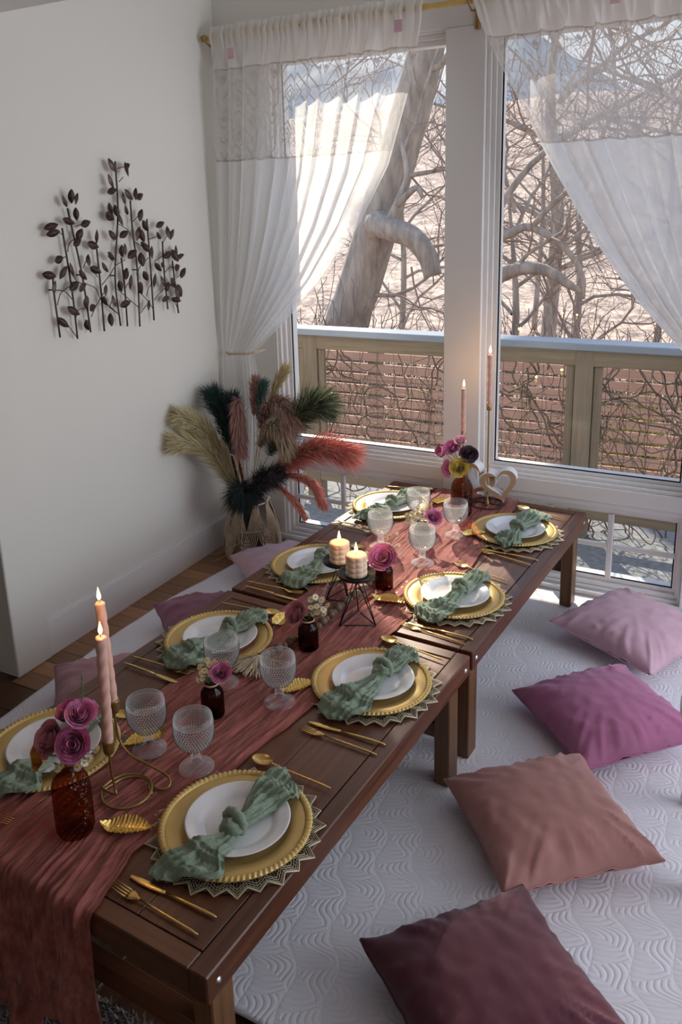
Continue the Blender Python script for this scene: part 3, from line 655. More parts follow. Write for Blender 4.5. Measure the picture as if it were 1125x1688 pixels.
# ------------------------------------------------------------------ cushions
def pillow(a, th, seed, n=56):
    b = MB(); V_ = []
    for side in (1, -1):
        for j in range(n):
            for i in range(n):
                u = sin((i / (n - 1) * 2 - 1) * pi / 2); v = sin((j / (n - 1) * 2 - 1) * pi / 2)
                x = a * u * (1 - .085 * (1 - v * v) * abs(u)); y = a * v * (1 - .085 * (1 - u * u) * abs(v))
                e = (1 - u * u) * (1 - v * v); h = th * e ** .42
                cr = 1 - max(abs(u), abs(v))
                dn = min(1, (abs(abs(u) - 1) + abs(abs(v) - 1)) * 1.6)
                ang = atan2(v, u); rad_ = hypot(u, v)
                wr = .016 * max(0, 1 - abs(nz(ang * 4.2, rad_ * .7, seed)) * 5) * (.4 + .6 * max(0, nz(ang * 1.3, 3, seed) + .3)) * (rad_ > .45) * min(1, (rad_ - .45) * 2.5) + .008 * max(0, nz(ang * 5.5, rad_ * .8, seed)) * min(1, rad_ * 1.3) * e ** .25 + .005 * nz(u * 6 + v * 3, v * 5 - u * 2, seed + 2) * e ** .3
                if side > 0: z = h * .80 + wr
                else: z = -h * .28 + wr * .15
                z += .012 * (abs(u) * abs(v)) ** 3
                V_.append((x, y, z))
    N = n * n; f = []
    for j in range(n - 1):
        for i in range(n - 1):
            q = (j*n+i, j*n+i+1, (j+1)*n+i+1, (j+1)*n+i); f.append(q); f.append(tuple(k + N for k in q)[::-1])
    ring = [i for i in range(n)] + [n*j + n-1 for j in range(1, n)] + [n*(n-1) + i for i in range(n-2, -1, -1)] + [n*j for j in range(n-2, 0, -1)]
    b.v = V_; b.f = f; b.m = [0] * len(f); b.seam = [V_[i] for i in ring]
    return b
def cushion(loc, rz, tilt, a, th, col, seed, label, group):
    t = thing('floor_cushion', label, 'cushion', loc, group=group, rot=(tilt[0], tilt[1], rz)); m = velvet('velvet_%d' % seed, col)
    p = pillow(a, th, seed); p.build('cover', m, t)
    q = MB(); q.tube(p.seam[::2], .0032, 6, closed=True); q.build('seam_piping', m, t)
RG, LG = 'velvet cushions along the right side', 'velvet cushions along the left side'
D = math.radians
cushion((-.368, 3.07, .072), D(64), (D(3), 0, 0), .218, .125, (.62, .39, .47), 1, 'pale pink velvet cushion on the right nearest the window', RG)
cushion((-.365, 2.48, .066), D(44), (0, D(-3), 0), .212, .13, (.42, .14, .27), 2, 'magenta velvet cushion, second from the window on the right', RG)
cushion((-.415, 1.935, .066), D(40), (0, D(-2), 0), .212, .13, (.52, .25, .225), 3, 'dusty terracotta pink velvet cushion between magenta and burgundy ones', RG)
cushion((-.388, 1.375, .066), D(49), (D(2), 0, 0), .213, .125, (.105, .022, .038), 4, 'dark burgundy velvet cushion nearest the camera on the right', RG)
cushion((-1.835, 2.98, .07), D(48), (D(-3), D(3), 0), .215, .13, (.62, .40, .46), 5, 'pale pink velvet cushion beside the macrame vase, partly under the table', LG)
cushion((-1.84, 2.415, .07), D(46), (0, D(4), 0), .212, .13, (.26, .085, .14), 6, 'mauve velvet cushion in the middle of the left side', LG)
cushion((-1.86, 1.86, .075), D(42), (0, D(4), 0), .215, .13, (.50, .25, .28), 7, 'dusty pink velvet cushion on the left nearest the camera', LG)
# white stool whose foot shows at the right edge of the quilt
st = thing('white_stool', 'white rounded foot of a stool at the right edge of the quilt', 'stool', (.06, 2.12, .012))
for x, y in ((-.155, .125), (-.10, -.2), (.16, .125), (.16, -.2)):
    b = MB(); b.lathe([(.012, 0), (.018, .004), (.020, .012), (.023, .40)], 14, capb=True, capt=True, M=Matrix.Translation((x, y, 0)) @ Matrix.Rotation(D(9) if x < 0 else D(-9), 4, 'Y')); b.build('leg', MT['whitepaint'], st)
b = MB(); b.lathe([(.0001, .40), (.20, .40), (.215, .41), (.215, .43), (.20, .44), (.0001, .44)], 36, M=Matrix.Translation((.03, -.035, 0))); b.build('seat', MT['whitepaint'], st)
# ------------------------------------------------------------------ place settings
def loft(mb, secs, n=12, mi=0):
    v = []; f = []
    for x, w, t, z in secs:
        for k in range(n): a = 2 * pi * k / n; v.append((x, w * cos(a), z + t * sin(a)))
    for i in range(len(secs) - 1):
        for k in range(n): k2 = (k + 1) % n; f.append((i*n+k, (i+1)*n+k, (i+1)*n+k2, i*n+k2))
    f.append(tuple(range(n))); f.append(tuple((len(secs)-1)*n + k for k in range(n))[::-1]); mb.add(v, f, mi)
SEATS = {'R1': (-.914, 1.223), 'R2': (-.883, 1.841), 'R3': (-.851, 2.413), 'R4': (-.826, 3.032), 'L1': (-1.465, 1.235), 'L2': (-1.398, 1.85), 'L3': (-1.38, 2.44), 'L4': (-1.371, 3.086)}
WHERE = {'R1': 'at the nearest setting on the right side', 'R2': 'at the second setting from the camera, right side', 'R3': 'at the third setting from the camera, right side', 'R4': 'at the right side setting beside the window',
         'L1': 'at the nearest setting on the left side', 'L2': 'at the second setting from the camera, left side', 'L3': 'at the third setting from the camera, left side', 'L4': 'at the left side setting beside the window'}
MZ = ZT + .0015
# lace mat
pmat = thing('placemat', 'x', 'placemat', group='lace placemats')
b = MB(); b.lathe([(.0001, .0012), (.150, .0012), (.177, .0014), (.177, .0002)], 72); b.build('lace_ground', MT['lacebase'], pmat)
b = MB(); NP = 26
for lev, (ri, ro) in enumerate([(.150, .170), (.156, .177), (.163, .183), (.166, .188), (.169, .193)]):
    P = []
    for k in range(NP * 2):
        t = pi * k / NP; big = .0 if (k // 2) % 2 == 0 else -.006
        P.append(((ro + big if k % 2 == 0 else ri) * cos(t), (ro + big if k % 2 == 0 else ri) * sin(t), .0022 + .0006 * (lev == 4)))
    b.tube(P, .0008 if lev < 4 else .0017, 5, closed=True)
for k in range(NP * 6):
    t = 2 * pi * k / (NP * 6); b.tube([(.148 * cos(t), .148 * sin(t), .002), (.172 * cos(t), .172 * sin(t), .002)], .0006, 3, cap=False)
b.build('lace_edge', MT['goldlace'], pmat)
# charger
chg = thing('charger_plate', 'x', 'plate', group='gold charger plates')
b = MB(); b.lathe([(.0001, .0035), (.100, .0035), (.112, .0042), (.117, .0075), (.122, .0088), (.148, .0135), (.150, .0128), (.122, .0045), (.116, .0), (.0001, .0)], 96); b.build('dish', MT['goldsatin'], chg)
b = MB(); NB = 88
b.lathe([(.149, .0120), (.151, .0155), (.155, .0182), (.160, .0178), (.1645, .0150), (.1652, .0130), (.160, .0118), (.149, .0110)], NB * 6, rad=lambda r, z, t, i: r + (.0009 * cos(NB * t + i * .9) if 0 < i < 6 else 0))
for v_i in range(len(b.v)):
    x, y, z = b.v[v_i]; i = v_i // (NB * 6); t = atan2(y, x)
    if 0 < i < 5: b.v[v_i] = (x, y, z + .0014 * cos(NB * t + i * .9))
b.build('beaded_rim', MT['goldsatin'], chg)
# white plate
plt = thing('salad_plate', 'x', 'plate', group='white salad plates')
b = MB(); b.lathe([(.0001, .0065), (.070, .0065), (.076, .0075), (.083, .0125), (.090, .0150), (.109, .0205), (.1125, .0212), (.1132, .0204)], 80); b.build('dish', MT['china'], plt)
b = MB(); b.lathe([(.1133, .0203), (.110, .0182), (.088, .0115), (.078, .0055), (.066, .0), (.0001, .0)], 80); b.build('underside', MT['chinarim'], plt)
# napkin knotted in the middle, three foldings
def surf(r):
    if r < .08: return .0105
    if r < .1135: return lerp(.0105, .0255, (r - .08) / .0335)
    if r < .122: return lerp(.0255, .0095, (r - .1135) / .0085)
    if r < .165: return lerp(.0095, .0185, (r - .122) / .043)
    return max(.001, .0185 - (r - .165) * 1.2)
def napkin(seed, kn, w0, w1):
    r = random.Random(seed); t = thing('napkin', 'x', 'napkin', group='knotted sage napkins')
    for side, wmax, sgn in ((0, w0, -1), (1, w1, 1)):
        b = MB(); n, N = 84, 70; v = []
        Ltot = .165 + (.02 if side == 0 else .0)
        for i in range(N):
            q = i / (N - 1); s = kn + sgn * q * (Ltot - sgn * kn * 1.0)
            w = lerp(.013, wmax, min(1, (q * 1.25)) ** 1.15) * (1 - .18 * max(0, q - .85) / .15); tk = lerp(.016, .0022, q ** .5) + .010 * sin(pi * min(1, q * 1.3)) * (.6 + .5 * nz(seed, q * 3))
            off = (.020 if side == 0 else -.004) * sgn * q * q + .012 * nz(q * 3, seed, side)
            for k in range(n):
                a = 2 * pi * k / n; c = cos(a); sn = sin(a)
                pl_ = .0075 * max(0, 1 - abs(nz(c * 2.6 + .8 * nz(q * 2, seed), q * 1.1 + side * 5, seed + 3)) * 4.2) * min(1, .3 + q) + .0035 * max(0, 1 - abs(nz(c * 5.5 + q, q * 2.2, seed + 11)) * 4) + .0010 * nz(c * 14, q * 30, seed)
                x = off + w * c; y = s + sgn * q * q * (.020 * sin(c * 2.0 + seed) + .006 * nz(c * 6, seed))
                rr = hypot(x, y); zb_ = max(surf(rr), surf(max(0, rr - .012)) - .002) + .0012
                z = zb_ + (tk + pl_ * 1.3) * (1 + sn) * .62 * (1 - .35 * abs(c) ** 4) if sn > 0 else zb_ + max(0, (tk + pl_) * (1 + sn) * .5)
                v.append((x, y, z))
        f = [(i*n+k, i*n+(k+1) % n, (i+1)*n+(k+1) % n, (i+1)*n+k) for i in range(N-1) for k in range(n)]
        if sgn > 0: f = [q[::-1] for q in f]
        f.append(tuple(range(n))); f.append(tuple((N-1)*n + k for k in range(n)))
        b.add(v, f); b.build('fold', MT['napkin'], t)
    b = MB(); n1, n2 = 40, 26; v = []
    for j in range(n2):
        for i in range(n1):
            a = 2 * pi * i / n1; e = pi * j / (n2 - 1); rr = 1 + .14 * sin(2 * a + 3 * e + seed) + .10 * nz(cos(a) * 2.2, sin(a) * 2.2 + e * 1.8, seed) + .05 * sin(9 * e + 2 * sin(a * 2))
            v.append((.025 * rr * sin(e) * cos(a), kn + .027 * rr * sin(e) * sin(a), .032 - .021 * rr * cos(e)))
    b.add(v, [(j*n1+i, j*n1+(i+1) % n1, (j+1)*n1+(i+1) % n1, (j+1)*n1+i) for j in range(n2-1) for i in range(n1)]); k_ = b.build('knot', MT['napkin'], t)
    b = MB(); P = []
    for i in range(22): a = -.5 + i / 21 * 4.1; P.append((.026 * cos(a) - .002, kn + .009 * sin(a * .7) + .004, .034 + .022 * sin(a)))
    b.tube(P, [.007 + .0035 * sin(pi * i / 21) + .0012 * sin(i * 1.9) for i in range(22)], 14); b.build('wrap', MT['napkin'], t)
    return t
NPK = [napkin(3, -.035, .074, .056), napkin(8, .020, .070, .054), napkin(14, .0, .064, .046)]
# cutlery: head at the origin, handle running along +x
fork = thing('fork', 'x', 'fork', group='gold forks')
b = MB()
for k in range(4):
    y = -.0093 + k * .0062; b.tube([(0, y * .92, .0065), (.020, y, .0035), (.042, y, .0022)], [.0008, .0014, .0017], 6)
loft(b, [(.039, .0112, .0012, .0022), (.050, .0118, .0015, .0024), (.060, .0085, .0016, .0036), (.068, .0036, .0018, .0045), (.074, .0024, .002, .0046)]); b.build('head', MT['gold'], fork)
b = MB(); loft(b, [(.073, .0023, .0021, .0046), (.11, .0026, .0024, .0036), (.16, .0036, .0026, .0031), (.205, .0030, .0024, .0028), (.222, .0012, .0012, .0026)]); b.build('handle', MT['gold'], fork)
knife = thing('knife', 'x', 'knife', group='gold knives')
b = MB(); loft(b, [(0, .0012, .0006, .001), (.006, .0048, .0009, .0012), (.030, .0078, .0011, .0013), (.060, .0082, .0013, .0014), (.082, .0060, .0016, .0018), (.095, .0036, .002, .0024)]); b.build('blade', MT['gold'], knife)
b = MB(); loft(b, [(.094, .0035, .002, .0024), (.13, .0040, .0027, .003), (.18, .0042, .0028, .003), (.208, .0032, .0023, .0026), (.217, .0012, .0011, .002)]); b.build('handle', MT['gold'], knife)
spoon = thing('spoon', 'x', 'spoon', group='gold spoons')
b = MB()
def bowl(o):
    def fn(u, v):
        a = 2 * pi * u; q = v; x = .027 + .027 * q * cos(a); y = .0185 * q * sin(a) * (1 + .10 * cos(a)); return (x, y, .0078 - (.0070 - o) * (1 - q * q) - (0 if q > .98 else o * .2) + .0)
    return fn
b.grid(33, 9, bowl(0.0)); b.grid(33, 9, lambda u, v: tuple(p - q for p, q in zip(bowl(0.0)(u, v), (0, 0, .0012 * (1 if v < .99 else 0)))), flip=True); b.build('bowl', MT['gold'], spoon)
b = MB(); loft(b, [(.050, .0032, .0012, .0076), (.058, .0024, .0018, .0072), (.08, .0022, .0021, .0052), (.13, .0027, .0022, .0036), (.20, .0032, .0023, .003), (.218, .0012, .0012, .0026)]); b.build('handle', MT['gold'], spoon)
# gold leaf favour
gl = thing('gold_leaf', 'x', 'ornament', group='gold leaf favours')
def leafpt(o):
    def fn(u, v):
        x = u * .115; c = (v - .5) * 2; w = .027 * (sin(pi * min(1, u * 1.03 + .0)) ** .75) * (1 + .04 * sin(u * 60)) + .0004
        return (x, c * w, .003 + .010 * c * c * sin(pi * u) + .016 * max(0, .16 - u) / .16 + .0012 * abs(c) * sin(u * 90 - abs(c) * 5) - .002 * (1 - abs(c)) ** 4 + o)
    return fn
b = MB(); b.grid(60, 15, leafpt(0)); b.grid(60, 15, leafpt(-.0012), flip=True); b.build('blade', MT['goldleaf'], gl)
b = MB(); rr_ = random.Random(2)
for i in range(26): u = .25 + .55 * i / 26; x, y, z = leafpt(0)(u, .32 + .14 * sin(i * 1.9)); b.ball((x, y, z + .001), .0016, 6, 4)
b.build('raised_studs', MT['goldleaf'], gl)['kind'] = 'stuff'
# goblet
gob = thing('goblet', 'x', 'glass', group='beaded glass goblets')
prof = [(.0001, .0), (.038, .0), (.0415, .0015), (.0418, .0035), (.036, .0055), (.024, .0095), (.0145, .0150), (.0115, .0205), (.0112, .045), (.0135, .050), (.018, .0535)]
out_ = [(.018, .0535), (.028, .0590), (.0375, .0680), (.0440, .0800), (.0475, .0930), (.0485, .1060), (.0478, .1200), (.0463, .1330), (.0450, .1400)]
zs = [.0545 + i * .00155 for i in range(54)]
prof += [(poly([(z, r) for r, z in out_], z), z) for z in zs] + [(.0450, .1400), (.0438, .1405), (.0432, .1395)]
inner = [(.0445, .1330), (.0460, .1200), (.0466, .1060), (.0455, .0930), (.0418, .0800), (.0350, .0690), (.024, .0620), (.0001, .0590)]
def hob(r, z, t, i):
    if .022 < z < .045: return r + .0007 * cos(10 * t)
    return r
b = MB(); b.lathe(prof, 72, rad=hob); b.build('glass_body', MT['goblet'], gob)
b = MB(); b.lathe(inner, 48); b.build('inner_wall', MT['goblet'], gob)
b = MB(); b.lathe([(.0001, .0910), (.0448, .0910), (.0448, .0904)], 40); b.build('water_surface', MT['water'], gob)
for k in range(2):
    b = MB(); rad_ = (.027, .0335)[k]
    for i in range(30): a = 2 * pi * i / 30; b.ball((rad_ * cos(a), rad_ * sin(a), (.0085, .0062)[k]), .0015, 6, 4)
    b.build('foot_beads', MT['goblet'], gob)['kind'] = 'stuff'
b = MB()
for j in range(11):
    z = .0600 + j * .0063; rr_o = poly([(q, p_) for p_, q in out_], z); nb_ = int(2 * pi * rr_o / .0068)
    for i in range(nb_): a = 2 * pi * (i + .5 * (j % 2)) / nb_; b.ball((rr_o * cos(a), rr_o * sin(a), z), .0019, 6, 4)
b.build('hobnails', MT['hob'], gob)['kind'] = 'stuff'
ROT = lambda h, t: atan2(t[1] - h[1], t[0] - h[0])
FIRST = {}
def place(src, key, label, loc, rz):
    o = src if key not in FIRST else dup(src); FIRST[key] = 1
    o.location = loc; o.rotation_euler = (0, 0, rz); o['label'] = label; return o
CUT = {'R1': (((-1.045, .984), (-.819, .964)), ((-1.033, 1.017), (-.816, 1.012)), ((-1.004, 1.432), (-.786, 1.418))),
       'R2': (((-.965, 1.588), (-.743, 1.575)), ((-.958, 1.619), (-.741, 1.619)), ((-.958, 2.077), (-.735, 2.033))),
       'R3': (((-.940, 2.184), (-.720, 2.151)), ((-.927, 2.203), (-.714, 2.189)), ((-.936, 2.662), (-.712, 2.600))),
       'R4': (((-.903, 2.820), (-.685, 2.765)), ((-.892, 2.838), (-.682, 2.818)), ((-.888, 3.301), (-.676, 3.240))),
       'L1': (((-1.36, 1.01), (-1.58, 1.02)), ((-1.37, .985), (-1.59, .985)), ((-1.375, 1.425), (-1.594, 1.418))),
       'L2': (((-1.360, 1.663), (-1.58, 1.663)), ((-1.362, 1.612), (-1.581, 1.625)), ((-1.314, 2.069), (-1.530, 2.056))),
       'L3': (((-1.319, 2.228), (-1.54, 2.228)), ((-1.312, 2.181), (-1.533, 2.195)), ((-1.285, 2.648), (-1.505, 2.633))),
       'L4': (((-1.30, 2.803), (-1.52, 2.812)), ((-1.29, 2.830), (-1.51, 2.852)), ((-1.282, 3.352), (-1.495, 3.315)))}
LEAF = {'R1': ((-1.168, 1.083), 27), 'L1': ((-1.245, 1.412), 232), 'R2': ((-1.085, 1.680), 56), 'L2': ((-1.276, 1.975), 96), 'R3': ((-1.088, 2.284), 10), 'R4': ((-1.0, 2.895), 42), 'L4': ((-1.218, 3.164), 67), 'L3': ((-1.255, 2.50), 60)}
GOB = {'L1': (-1.248, 1.343), 'R1': (-1.103, 1.339), 'L2': (-1.249, 1.663), 'R2': (-1.062, 1.652), 'L3': (-1.236, 2.682), 'R3': (-1.040, 2.613), 'L4': (-1.197, 2.963), 'R4': (-1.018, 2.901)}
NAP = {'R1': (0, 84, 1), 'R2': (1, 83, 1), 'R3': (2, 82, 1), 'R4': (1, 86, -1), 'L1': (0, 97, 1), 'L2': (1, 80, 1), 'L3': (2, 91, 1), 'L4': (0, 81, 1)}
nseen = set()
for sname, (cx, cy) in SEATS.items():
    w_ = WHERE[sname]; rz = {'R': 0.0, 'L': pi}[sname[0]]
    place(pmat, 'mat', 'gold and black scalloped lace placemat ' + w_, (cx, cy, MZ), rz)
    place(chg, 'chg', 'matte gold charger plate with beaded rim ' + w_, (cx, cy, MZ + .0026), rz)
    place(plt, 'plt', 'round white salad plate on gold charger ' + w_, (cx + .004, cy + .004, MZ + .0065), rz)
    i, ang, sg = NAP[sname]; place(NPK[i], 'nap%d' % i, 'knotted sage green napkin across the plate ' + w_, (cx + .022, cy, MZ + .0065), D(ang - 90 + (180 if sg < 0 else 0)))
    for src, key, nm, (h, t) in zip((fork, knife, spoon), 'fks', ('gold fork with thin handle ', 'gold knife with thin handle ', 'gold spoon with round bowl '), CUT[sname]):
        place(src, key, nm + w_, (h[0], h[1], ZT + (.0012 if sname[0] == 'R' and key != 's' else .004)), ROT(h, t))
    (lx, ly), la = LEAF[sname]; place(gl, 'leaf', 'shiny gold leaf favour beside the charger ' + w_, (lx, ly, ZT + .010), D(la))
    gx, gy = GOB[sname]; place(gob, 'gob', 'clear beaded glass goblet ' + w_, (gx, gy, ZT + .0085), 0.3 * cx)
ST=[[(2.274, 1.223), (2.269, 1.39), (2.273, 1.447)], [(2.362, 1.203), (2.361, 1.38), (2.345, 1.619)], [(2.436, 1.217), (2.422, 1.439), (2.383, 1.689)], [(2.512, 1.209), (2.516, 1.392), (2.515, 1.557)], [(2.609, 1.216), (2.604, 1.413), (2.657, 1.669), (2.667, 1.859)], [(2.65, 1.208), (2.655, 1.369), (2.651, 1.486)], [(2.726, 1.195), (2.742, 1.431), (2.734, 1.589), (2.736, 1.708)], [(2.821, 1.208), (2.828, 1.464), (2.829, 1.631)], [(2.92, 1.242), (2.915, 1.415), (2.92, 1.534)], [(2.992, 1.215), (2.984, 1.341), (2.977, 1.447)]]
LF=[(2.276, 1.628, 1), (2.282, 1.604, 1), (2.302, 1.508, 1), (2.243, 1.457, -1), (2.311, 1.46, 0.5), (2.262, 1.409, 0.2), (2.284, 1.279, -0.6), (2.39, 1.731, 0), (2.363, 1.714, -0.4), (2.423, 1.721, 0.4), (2.413, 1.667, 0), (2.362, 1.643, -0.9), (2.452, 1.63, 1), (2.414, 1.591, 0.4), (2.394, 1.565, 0.9), (2.357, 1.406, 0.8), (2.338, 1.315, -0.7), (2.356, 1.467, -0.2), (2.407, 1.442, -0.5), (2.451, 1.493, 0.2), (2.407, 1.394, 0.9), (2.417, 1.337, 0.1), (2.445, 1.312, 1), (2.409, 1.25, -0.2), (2.51, 1.579, -0.2), (2.485, 1.548, -0.9), (2.537, 1.459, -0.4), (2.479, 1.454, -0.8), (2.524, 1.37, 0.4), (2.513, 1.331, -0.4), (2.568, 1.323, -0.1), (2.542, 1.252, 0.1), (2.633, 1.843, -0.4), (2.708, 1.829, 0.2), (2.721, 1.84, 0.9), (2.615, 1.785, -0.3), (2.613, 1.746, 1), (2.681, 1.717, -0.1), (2.688, 1.672, -0.5), (2.597, 1.682, -0.3), (2.629, 1.67, -0.1), (2.65, 1.637, -0.1), (2.596, 1.652, -0.8), (2.593, 1.579, -0.5), (2.664, 1.578, 0.8), (2.571, 1.5, -0.7), (2.643, 1.514, 0), (2.665, 1.52, 0.1), (2.697, 1.497, 0.8), (2.657, 1.422, 0.3), (2.672, 1.387, 0.1), (2.608, 1.378, -0.2), (2.631, 1.303, 1), (2.715, 1.731, -0.5), (2.757, 1.733, 0.2), (2.78, 1.722, 0.9), (2.773, 1.648, 0.4), (2.794, 1.605, -0.4), (2.756, 1.576, 0.3), (2.767, 1.568, -0.2), (2.789, 1.519, -0.5), (2.761, 1.471, 0), (2.824, 1.495, 0.2), (2.891, 1.605, 0.9), (2.883, 1.56, -0.8), (2.945, 1.568, 0), (2.963, 1.56, 0.3), (2.927, 1.476, 0.9), (2.889, 1.437, -0.9), (2.855, 1.431, -0.5), (2.772, 1.402, -0.4), (2.829, 1.377, 0.1), (2.885, 1.367, -0.2), (2.734, 1.356, -0.3), (2.92, 1.34, 0.8), (2.993, 1.485, 0), (2.973, 1.47, -0.3), (3.018, 1.461, 0.9), (2.994, 1.416, 1), (3.032, 1.389, 0.5), (2.953, 1.354, -0.5), (2.974, 1.312, 0), (2.995, 1.316, -0.2), (2.896, 1.29, 1), (2.957, 1.28, -0.9), (2.777, 1.278, 0.4)]
TW=[[(2.342, 1.596), (2.304, 1.616)], [(2.347, 1.515), (2.316, 1.508)], [(2.27, 1.401), (2.322, 1.388), (2.359, 1.351)], [(2.276, 1.343), (2.302, 1.386), (2.355, 1.406)], [(2.285, 1.276), (2.322, 1.256), (2.362, 1.203)], [(2.362, 1.467), (2.388, 1.421), (2.427, 1.405)], [(2.428, 1.409), (2.487, 1.38), (2.513, 1.331), (2.607, 1.26)], [(2.445, 1.276), (2.477, 1.313), (2.528, 1.36)], [(2.361, 1.28), (2.382, 1.311), (2.413, 1.314)], [(2.359, 1.531), (2.369, 1.559), (2.402, 1.578)], [(2.522, 1.391), (2.571, 1.424), (2.601, 1.452)], [(2.534, 1.321), (2.605, 1.261)], [(2.608, 1.366), (2.661, 1.325), (2.727, 1.276)], [(2.654, 1.361), (2.675, 1.382)], [(2.65, 1.62), (2.699, 1.595), (2.719, 1.571)], [(2.61, 1.459), (2.671, 1.477)], [(2.739, 1.408), (2.755, 1.438), (2.816, 1.473)], [(2.745, 1.335), (2.792, 1.292), (2.823, 1.251)], [(2.831, 1.292), (2.859, 1.313), (2.915, 1.336)], [(2.782, 1.314), (2.799, 1.345), (2.827, 1.366)], [(2.736, 1.251), (2.777, 1.278)], [(2.833, 1.548), (2.878, 1.557)], [(2.92, 1.53), (2.95, 1.553)], [(2.852, 1.454), (2.92, 1.477)], [(2.917, 1.402), (2.953, 1.42), (2.994, 1.416)], [(2.995, 1.37), (3.032, 1.387)], [(2.923, 1.289), (2.968, 1.266), (2.991, 1.228)], [(2.662, 1.744), (2.631, 1.762)], [(2.675, 1.781), (2.704, 1.799)], [(2.673, 1.821), (2.636, 1.839)], [(2.674, 1.832), (2.721, 1.84)], [(2.657, 1.669), (2.629, 1.67)], [(2.738, 1.624), (2.773, 1.645)], [(2.739, 1.542), (2.791, 1.519)], [(2.431, 1.468), (2.45, 1.492)], [(2.504, 1.423), (2.482, 1.452)], [(2.413, 1.621), (2.45, 1.63)], [(2.553, 1.295), (2.567, 1.321)], [(2.601, 1.475), (2.573, 1.499)], [(2.618, 1.554), (2.595, 1.578)]]
# ------------------------------------------------------------------ vases and flowers
def amber_bottle(loc, sc, label, rzz=0):
    t = thing('amber_bottle', label, 'bottle', loc, rzz); b = MB()
    pr = [(.0001, .002), (.030, .0), (.037, .003), (.0395, .010)] + [(.0405, .012 + i * .006) for i in range(17)] + [(.0395, .118), (.036, .131), (.029, .143), (.020, .152), (.0135, .158), (.0118, .166), (.0118, .178), (.0145, .181), (.0145, .187), (.0105, .188), (.009, .17)]
    b.lathe([(r * sc, z * sc) for r, z in pr], 72, rad=lambda r, z, tt, i: r * (1 + (.022 * sin(18 * tt + (i % 2) * pi) * (1 if 4 < i < 21 else 0)))); b.build('bottle_body', MT['amber'], t); return t
def bud_vase(loc, label):
    t = thing('bud_vase', label, 'vase', loc); b = MB()
    pr = [(.0001, .002), (.024, .0), (.0285, .003)] + [(.0295, .006 + i * .011) for i in range(6)] + [(.0285, .068), (.025, .076), (.0195, .082), (.0175, .087), (.0175, .093), (.0195, .095), (.0175, .096), (.0155, .088)]
    b.lathe(pr, 96, rad=lambda r, z, tt, i: r * (1 + (.022 * cos(24 * tt) if 2 < i < 11 else 0))); b.build('vase_body', MT['amberrib'], t)
    b = MB(); b.lathe([(.0190, .0915), (.0206, .0930), (.0206, .0955), (.0190, .0965)], 40); b.build('rim_band', MT['jute'], t); return t
PET = {}
def petal(rf, h, span, opn, m):
    key = (round(rf, 3), m)
    if key in PET: return PET[key]
    b = MB(); nu, nv = 9, 7; v = []
    for j in range(nv):
        q = j / (nv - 1)
        for i in range(nu):
            u = i / (nu - 1) * 2 - 1; a = u * span * (.35 + .65 * sin(pi * min(.62, q * .62 + .05)) ) ; rr = rf * (.30 + .70 * q ** .6) + opn * rf * q ** 3 * .42
            z = h * q * (1 - .22 * u * u * q) - opn * h * .22 * q ** 5 + .03 * h * sin(u * 7 + rf * 300) * q
            v.append((rr * cos(a), rr * sin(a), z))
    b.add(v, [(j*nu+i, j*nu+i+1, (j+1)*nu+i+1, (j+1)*nu+i) for j in range(nv-1) for i in range(nu-1)])
    me = bpy.data.meshes.new('petal'); me.from_pydata(b.v, [], b.f); me.materials.append(MT[m]); me.polygons.foreach_set('use_smooth', [True] * len(b.f)); PET[key] = me; return me
def tilt(d): return V(d).to_track_quat('Z', 'Y').to_euler()
def stem_to(root, p_world, q_world, r=.0016):
    M = root.matrix_basis.inverted(); b = MB(); a = M @ V(p_world); c = M @ V(q_world); m_ = (a + c) / 2 + V((0, 0, 0)); b.tube([a, m_, c], r, 6); return b.build('stem', MT['stem'], root)
def rose(c, r, face, m, label, foot, group=None, rings=7, name='rose', cat='flower'):
    e = tilt(face); d = V(face).normalized(); o = V(c) - d * r * .55
    t = thing(name, label, cat, o, group=group, rot=tuple(e))
    t.matrix_basis = Matrix.Translation(o) @ e.to_matrix().to_4x4()
    for k in range(rings):
        q = (k + 1) / rings; n_ = (2, 3, 4, 5, 5, 6, 6)[min(6, k)]
        me = petal(r * lerp(.22, 1.0, q), r * lerp(1.0, .80, q), 2.3 * pi / n_ * .62, lerp(-.25, .42, q ** 2.4), m)
        for i in range(n_): obj('petal', me, t, (0, 0, 0), (.06 * sin(i * 2.3 + k), .06 * cos(i * 3.1 + k), 2 * pi * i / n_ + k * 1.1))
    b = MB(); b.ball((0, 0, -.02 * r), r * .30, 10, 6, sc=(1, 1, .7)); b.build('calyx', MT['stem'], t)
    if foot: stem_to(t, o, foot)
    return t
dm = None
def daisy_mesh():
    b = MB()
    for k in range(11):
        a = 2 * pi * k / 11; ca, sa = cos(a), sin(a); P = []
        for rr, w in ((.25, .10), (.62, .19), (.92, .15), (1.0, .03)):
            P += [(rr * ca - w * sa, rr * sa + w * ca, .10 * rr), (rr * ca + w * sa, rr * sa - w * ca, .10 * rr)]
        b.add(P, [(0, 1, 3, 2), (2, 3, 5, 4), (4, 5, 7, 6)])
    me = bpy.data.meshes.new('flower_head'); me.from_pydata(b.v, [], b.f); me.materials.append(MT['cream'])
    c = MB(); c.ball((0, 0, .12), .34, 10, 6, sc=(1, 1, .6)); m2 = bpy.data.meshes.new('flower_centre'); m2.from_pydata(c.v, [], c.f); m2.materials.append(MT['dyel']); return me, m2
DM = daisy_mesh()
